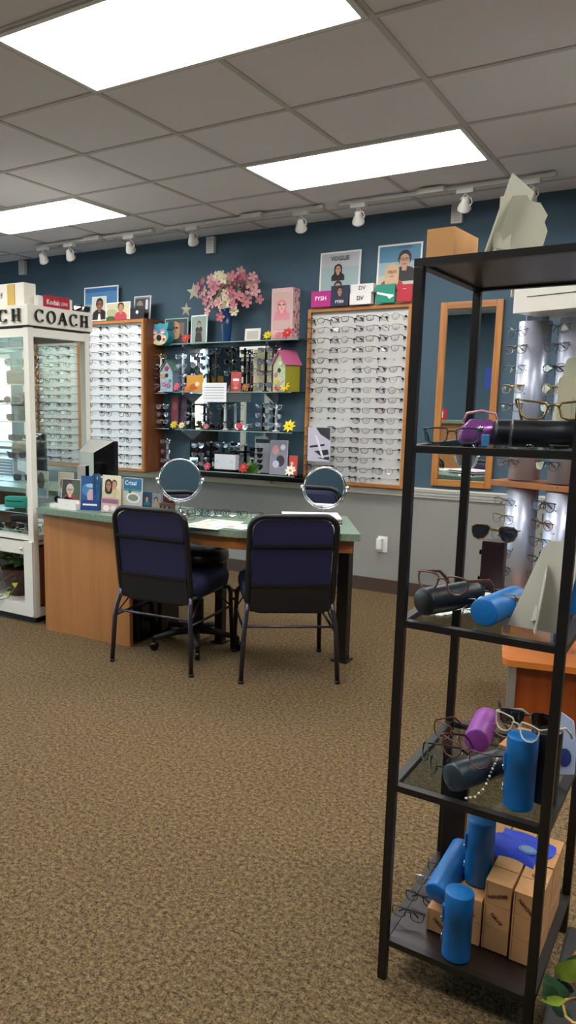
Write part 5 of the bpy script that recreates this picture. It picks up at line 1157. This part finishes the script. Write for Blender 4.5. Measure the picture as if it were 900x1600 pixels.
b = MB(); b.box((0, 0, .012), (.016, .03, .024), mat('tag_blue', '#3a78a8', .4), bev=.002); thing('glasses_clip', b, 'small blue clip in front of the purple purse', 'clip', RL(.148, .085, z2), (0, 0, .2))
b = MB(); b.box((0, 0, .012), (.014, .010, .024), M_white, bev=.001); thing('price_tag', b, 'small white tag standing beside the green eyeglasses', 'tag', RL(.095, .14, z2), (0, 0, -.2))
easel('cream easel card leaning at the right back of the upper glass shelf', .270, .285, LV[2]+.001, .10, .20, -.55, -.22, False, tint='#b5b295')
easel('second cream easel card beside the right post of the upper glass shelf', .300, .200, LV[2]+.001, .07, .15, .3, -.12, False, tint='#bcb89a')
# card on shelf 4, seen past the right post
r = root('display_card', 'white card with blue print leaning behind the right post on the lowest glass shelf', 'card', RL(.325, .245, z4), (0, 0, RT-.4))
b = MB(); M = rx(-.15); b.prism([(-.035, 0), (.035, .03), (.03, .09), (.012, .15), (-.02, .16)], .003, flat('#aebbd6', .5), M); b.prism(circ(.008, .06, .016, .022, 12), .001, flat('#23357a'), M @ tr(0, -.002, 0)); link('card', b, r)
# top shelf
z1 = LV[1]+.0005
r = root('carton', 'cardboard box on top of the rack at its left corner', 'box', RL(.071, .030, z1), (0, 0, RT-math.radians(3)))
b = MB(); b.box((-.029, .075, .031), (.058, .150, .062), mat('carton_tan', '#c8935a', .75, noise=.05, nscale=20), bev=.001); link('box', b, r); b = MB(); b.box((-.029, .075, .0625), (.0012, .145, .0006), M_cardd); link('flap_seam', b, r)
r = root('easel_card', 'large cream easel card seen from behind, leaning on top of the rack', 'easel card', RL(.128, .055, z1), (0, 0, RT-PI/2+math.radians(-4)+PI))
m = mat('easel_cream_top', '#c6c3ab', .6)
# board runs away from the viewer (local +X), leans towards local -Y; strut props it on that side
b = MB(); M = rx(math.radians(17)); b.prism([(0, 0), (.15, 0), (.15, .150), (.145, .155), (0, .160)], .004, m, M); link('board', b, r)
b = MB(); b.prism([(0, 0), (.085, 0), (.095, .045), (.088, .062), (.093, .075), (.078, .10), (.060, .105), (.052, .118), (.0, .122)], .0035, m, tr(.035, -.012, 0) @ rz(-PI/2+.1)); link('strut', b, r)
b = MB(); b.prism([(0, .012), (.045, 0), (.045, .008), (.034, .012), (.034, .035), (.018, .022), (.012, .042), (.0, .040)], .003, m, tr(.010, -.012, .006) @ rz(-PI/2+.15)); link('locking_tab', b, r)

# ---------------------------------------------------------------- floor display tower behind the rack
TA = math.radians(12); TO = Vector((1.672, .690, 0))
r = root('eyeglass_display_tower', 'floor display with silver eyeglass columns on an orange wooden base behind the rack', 'display stand', TO, (0, 0, TA))
M_or = wood('orange_laminate', '#8a3d12', '#a14c18', .35, 'Z', .5); M_ort = wood('orange_top', '#b5672a', '#c97a34', .3, 'X', .5)
b = MB(); b.box((.44, .30, .135), (.78, .46, .27), M_or); link('cabinet', b, r)
b = MB(); o = rrect(0, 0, .88, .56, .04, 6); b.flatpoly([(x-.01, y-.0) for x, y in o], .300, .028, M_ort); link('cabinet_top', b, r)
b = MB(); b.box((.035, .055, .137), (.036, .036, .272), M_steel, bev=.006); link('foot_post', b, r)
# upper frame: its own turn
UA = math.radians(-20)-TA; c1 = atY(836, 505, 1.0); c2 = atY(900, 495, .92)
def loc(p): q = Vector((p[0], p[1], 0))-TO; c, s = math.cos(-TA), math.sin(-TA); return (q.x*c-q.y*s, q.x*s+q.y*c)
cols = [loc((c1.x, c1.y)), loc((c2.x+.005, c2.y)), loc((c2.x+.16, c2.y-.06))]
MU = tr(cols[0][0], cols[0][1], 0) @ rz(UA)
b = MB(); b.box((.20, .02, 1.035), (.62, .20, .026), wood('tower_shelf', '#8d5730', '#a56a3c', .4, 'X', .6), MU @ tr(-.0, .0, 0), bev=.003); link('shelf', b, r)
b = MB(); b.box((-.075, .09, (.30+1.80)/2), (.022, .03, 1.50), M_steel, MU); b.box((.155, .10, 1.05), (.02, .03, 1.5), M_gloss, MU); b.box((.30, .10, 1.05), (.02, .03, 1.5), M_gloss, MU)
for k in range(3): b.box((.155, .06, .5+.02*k), (.5, .012, .012), M_gloss, MU)
link('frame_post', b, r)
M_col = mat('column_silver', '#c3c9da', .35, .55)  # bluish white tint paints in the daylight reflected from the left
for k, (x, y) in enumerate(cols):
    for z0, z1_ in ((.46, 1.015), (1.055, 1.745)):
        b = MB(); R = .064; pts = [(R*math.cos(a), R*math.sin(a)) for a in [PI+PI*i/16 for i in range(17)]]+[(R, .03), (-R, .03)]
        b.flatpoly(pts, z1_, z1_-z0, M_col, tr(x, y, 0) @ rz(UA))
        for f in b.bm.faces: f.smooth = abs(f.normal.z) < .5
        for j in range(6): b.ball((0, 0, 0), .003, M_gloss, tr(x, y, z0+.08+j*.1) @ rz(UA) @ tr(.012, -R, 0), 6)
        link('column', b, r)
# header
pa = loc(atY(801, 490, .80)[:2]); hz = atY(801, 490, .80).z
MH = tr(pa[0], pa[1], 0) @ rz(UA)
b = MB(); b.box((.34, .17, hz+.075), (.68, .34, .15), M_cream, MH, bev=.003); link('header', b, r)
b = MB(); b.box((.20, -.002, hz+.062), (.28, .002, .0025), M_gloss, MH); link('header_line', b, r)
b = MB(); b.box((-.02, .12, hz+.14), (.004, .22, .14), M_cream, MH); link('header_wing', b, r)
b = MB(); b.box((.0, .02, 1.765), (.10, .006, .035), flat('#1c2238', .4), MU); link('name_plate', b, r)
rn = random.Random(31)
cn = ['left', 'middle', 'right']
TM = tr(*TO) @ rz(TA)
for k, (x, y) in enumerate(cols):
    for part, zz in (('upper', [1.70, 1.625, 1.54, 1.455, 1.375, 1.295, 1.21, 1.13]), ('lower', [.955, .875, .795, .72, .64, .56])):
        for j, z in enumerate(zz):
            c = rn.choice(['g_black', 'g_brown', 'g_gun', 'g_tort', 'g_gold', 'g_black']); sh = rn.choice(['oval', 'rect', 'panto', 'round'])
            M = TM @ tr(x, y, z) @ rz(UA-.28) @ tr(-.018, -.085, 0)
            glasses_m('%s %s eyeglasses, %s from the top on the %s part of the %s silver column' % (CN[c], NS[sh], ORD[j], part, cn[k]), M, shape=sh, color=c, r=rn.choice([.0010, .0014, .0018]), group='eyeglasses on the silver display columns', folded=True)
for j, z in enumerate([1.70, 1.62, 1.53, 1.44, 1.36, .95, .88, .80, .72]):
    c = ['g_gun', 'g_teal', 'g_black', 'g_gold'][j % 4]
    M = TM @ MU @ tr(.125, -.02, z) @ rz(-.9)
    glasses_m('%s eyeglasses between the left and middle silver columns, %s from the top' % (CN[c], ORD[j]), M, shape=['cat', 'rect', 'oval'][j % 3], color=c, r=.0015, group='eyeglasses between the silver columns', folded=True, lens='lens_clear')
# black box and potted plant at the lower right corner
b = MB(); b.box((0, 0, .10), (.42, .62, .20), mat('box_black', '#14120f', .5), bev=.006); thing('storage_box', b, 'low black box on the carpet right of the rack under the plant pot', 'box', (2.345, -1.20, 0))
r = root('potted_plant', 'green leafy plant in a terracotta pot at the lower right corner', 'potted plant', (2.262, -1.235, .2005))
b = MB(); b.lathe([(.055, 0), (.060, .01), (.078, .13), (.084, .132), (.086, .165), (.080, .167), (.074, .145), (.01, .145)], mat('terracotta', '#a8542a', .7, noise=.1, nscale=15), 24); link('pot', b, r)
b = MB(); b.lathe([(.070, .142), (.005, .148)], M_soil, 16); link('soil', b, r)
b = MB(); base = Vector((2.262, -1.235, .2005))
def pl(px, py, Y): return atY(px, py, Y)-base
def pleaf(px0, py0, px1, py1, Y, wd, m, dr=.25, up=Vector((.2, -.9, .4))):
    a, c = pl(px0, py0, Y), pl(px1, py1, Y-.015); leaf(b, a, c-a, (c-a).length, wd, m, dr, up.normalized())
M_lf = mat('leaf_deep', '#35583a', .4, noise=.35, nscale=30); M_ly = mat('leaf_lime', '#8fa83a', .4, noise=.25, nscale=30)
pleaf(878, 1572, 853, 1525, -1.28, .050, M_lf); pleaf(880, 1570, 872, 1590, -1.29, .04, M_lf); pleaf(874, 1530, 902, 1500, -1.27, .042, M_ly, .1); pleaf(880, 1555, 876, 1528, -1.26, .04, M_lf)
pleaf(884, 1562, 845, 1568, -1.31, .018, M_ly, .5); pleaf(896, 1525, 915, 1490, -1.25, .05, M_lf); pleaf(905, 1535, 935, 1500, -1.24, .05, M_ly); pleaf(866, 1562, 851, 1540, -1.30, .03, M_lf)
for k in range(8): a = k*.8; leaf(b, (.02*math.cos(a), .02*math.sin(a), .17), (math.cos(a)*.7+.4, math.sin(a)*.7+.3, .8), .10, .05, M_lf if k % 2 else M_ly, .5)
link('foliage', b, r)
b = MB(); st2 = mat('stem_tan', '#b79a58', .5)
b.tube([(.0, 0, .145), tuple(pl(900, 1560, -1.25)*1.0), tuple(pl(884, 1562, -1.29)), tuple(pl(880, 1570, -1.29))], .0028, st2, 6)
b.tube([tuple(pl(880, 1570, -1.29)), tuple(pl(884, 1588, -1.31)), tuple(pl(895, 1598, -1.33)), tuple(pl(915, 1603, -1.33)), (.03, -.06, .16), (0, 0, .145)], .003, st2, 6)
b.tube([(0, 0, .145), tuple(pl(905, 1540, -1.24)), tuple(pl(897, 1525, -1.25)), tuple(pl(876, 1530, -1.27))], .0028, st2, 6)
link('stems', b, r)

# ---------------------------------------------------------------- rest of the shop, seen in the mirrors
r = root('reception_counter', 'high wooden reception counter with a green top at the rear, seen in the oak mirror', 'counter', (-1.0, -2.4, 0))
b = MB(); b.box((0, 0, .56), (1.5, .45, 1.12), M_desk); link('body', b, r); b = MB(); b.box((0, 0, 1.14), (1.62, .60, .035), M_green, bev=.005); link('counter_top', b, r)
b = MB(); b.box((0, 0, .075), (.13, .10, .15), flat('#b4232c')); b.box((0, .051, .075), (.08, .002, .08), flat('#e6e2dc')); thing('red_display_box', b, 'red and white box on the reception counter, seen in the oak mirror', 'box', (-.62, -2.35, 1.158))
b = MB(); b.box((0, 0, 0), (.22, .006, .30), flat('#2b4fb0')); thing('wall_notice', b, 'blue notice on the rear wall, seen in the oak mirror', 'notice', (-.35, YB+.004, 1.75))

# ---------------------------------------------------------------- light, sky, camera
w = bpy.data.worlds.new('World'); SC.world = w; w.use_nodes = True; nt = w.node_tree
sky = nt.nodes.new('ShaderNodeTexSky'); sky.sky_type = 'NISHITA'; sky.sun_elevation = math.radians(42); sky.sun_rotation = math.radians(60); sky.sun_disc = False
bgn = nt.nodes['Background']; nt.links.new(sky.outputs['Color'], bgn.inputs['Color']); bgn.inputs['Strength'].default_value = 1.0
cam = bpy.data.cameras.new('camera'); co = bpy.data.objects.new('camera', cam); COL.objects.link(co); SC.camera = co
R3 = Matrix((CR, UP, -FW)).transposed(); co.matrix_world = Matrix.Translation(CAM) @ R3.to_4x4()
cam.sensor_fit = 'VERTICAL'; cam.sensor_height = 24; cam.lens = 24*FOC/1600; cam.shift_x = (450-PX)/1600; cam.shift_y = (PY-800)/1600
cam.clip_start = .02
SC.view_settings.view_transform = 'Standard'; SC.view_settings.look = 'None'; SC.view_settings.gamma = 1; SC.view_settings.use_curve_mapping = False
SC.view_settings.exposure = 1.03
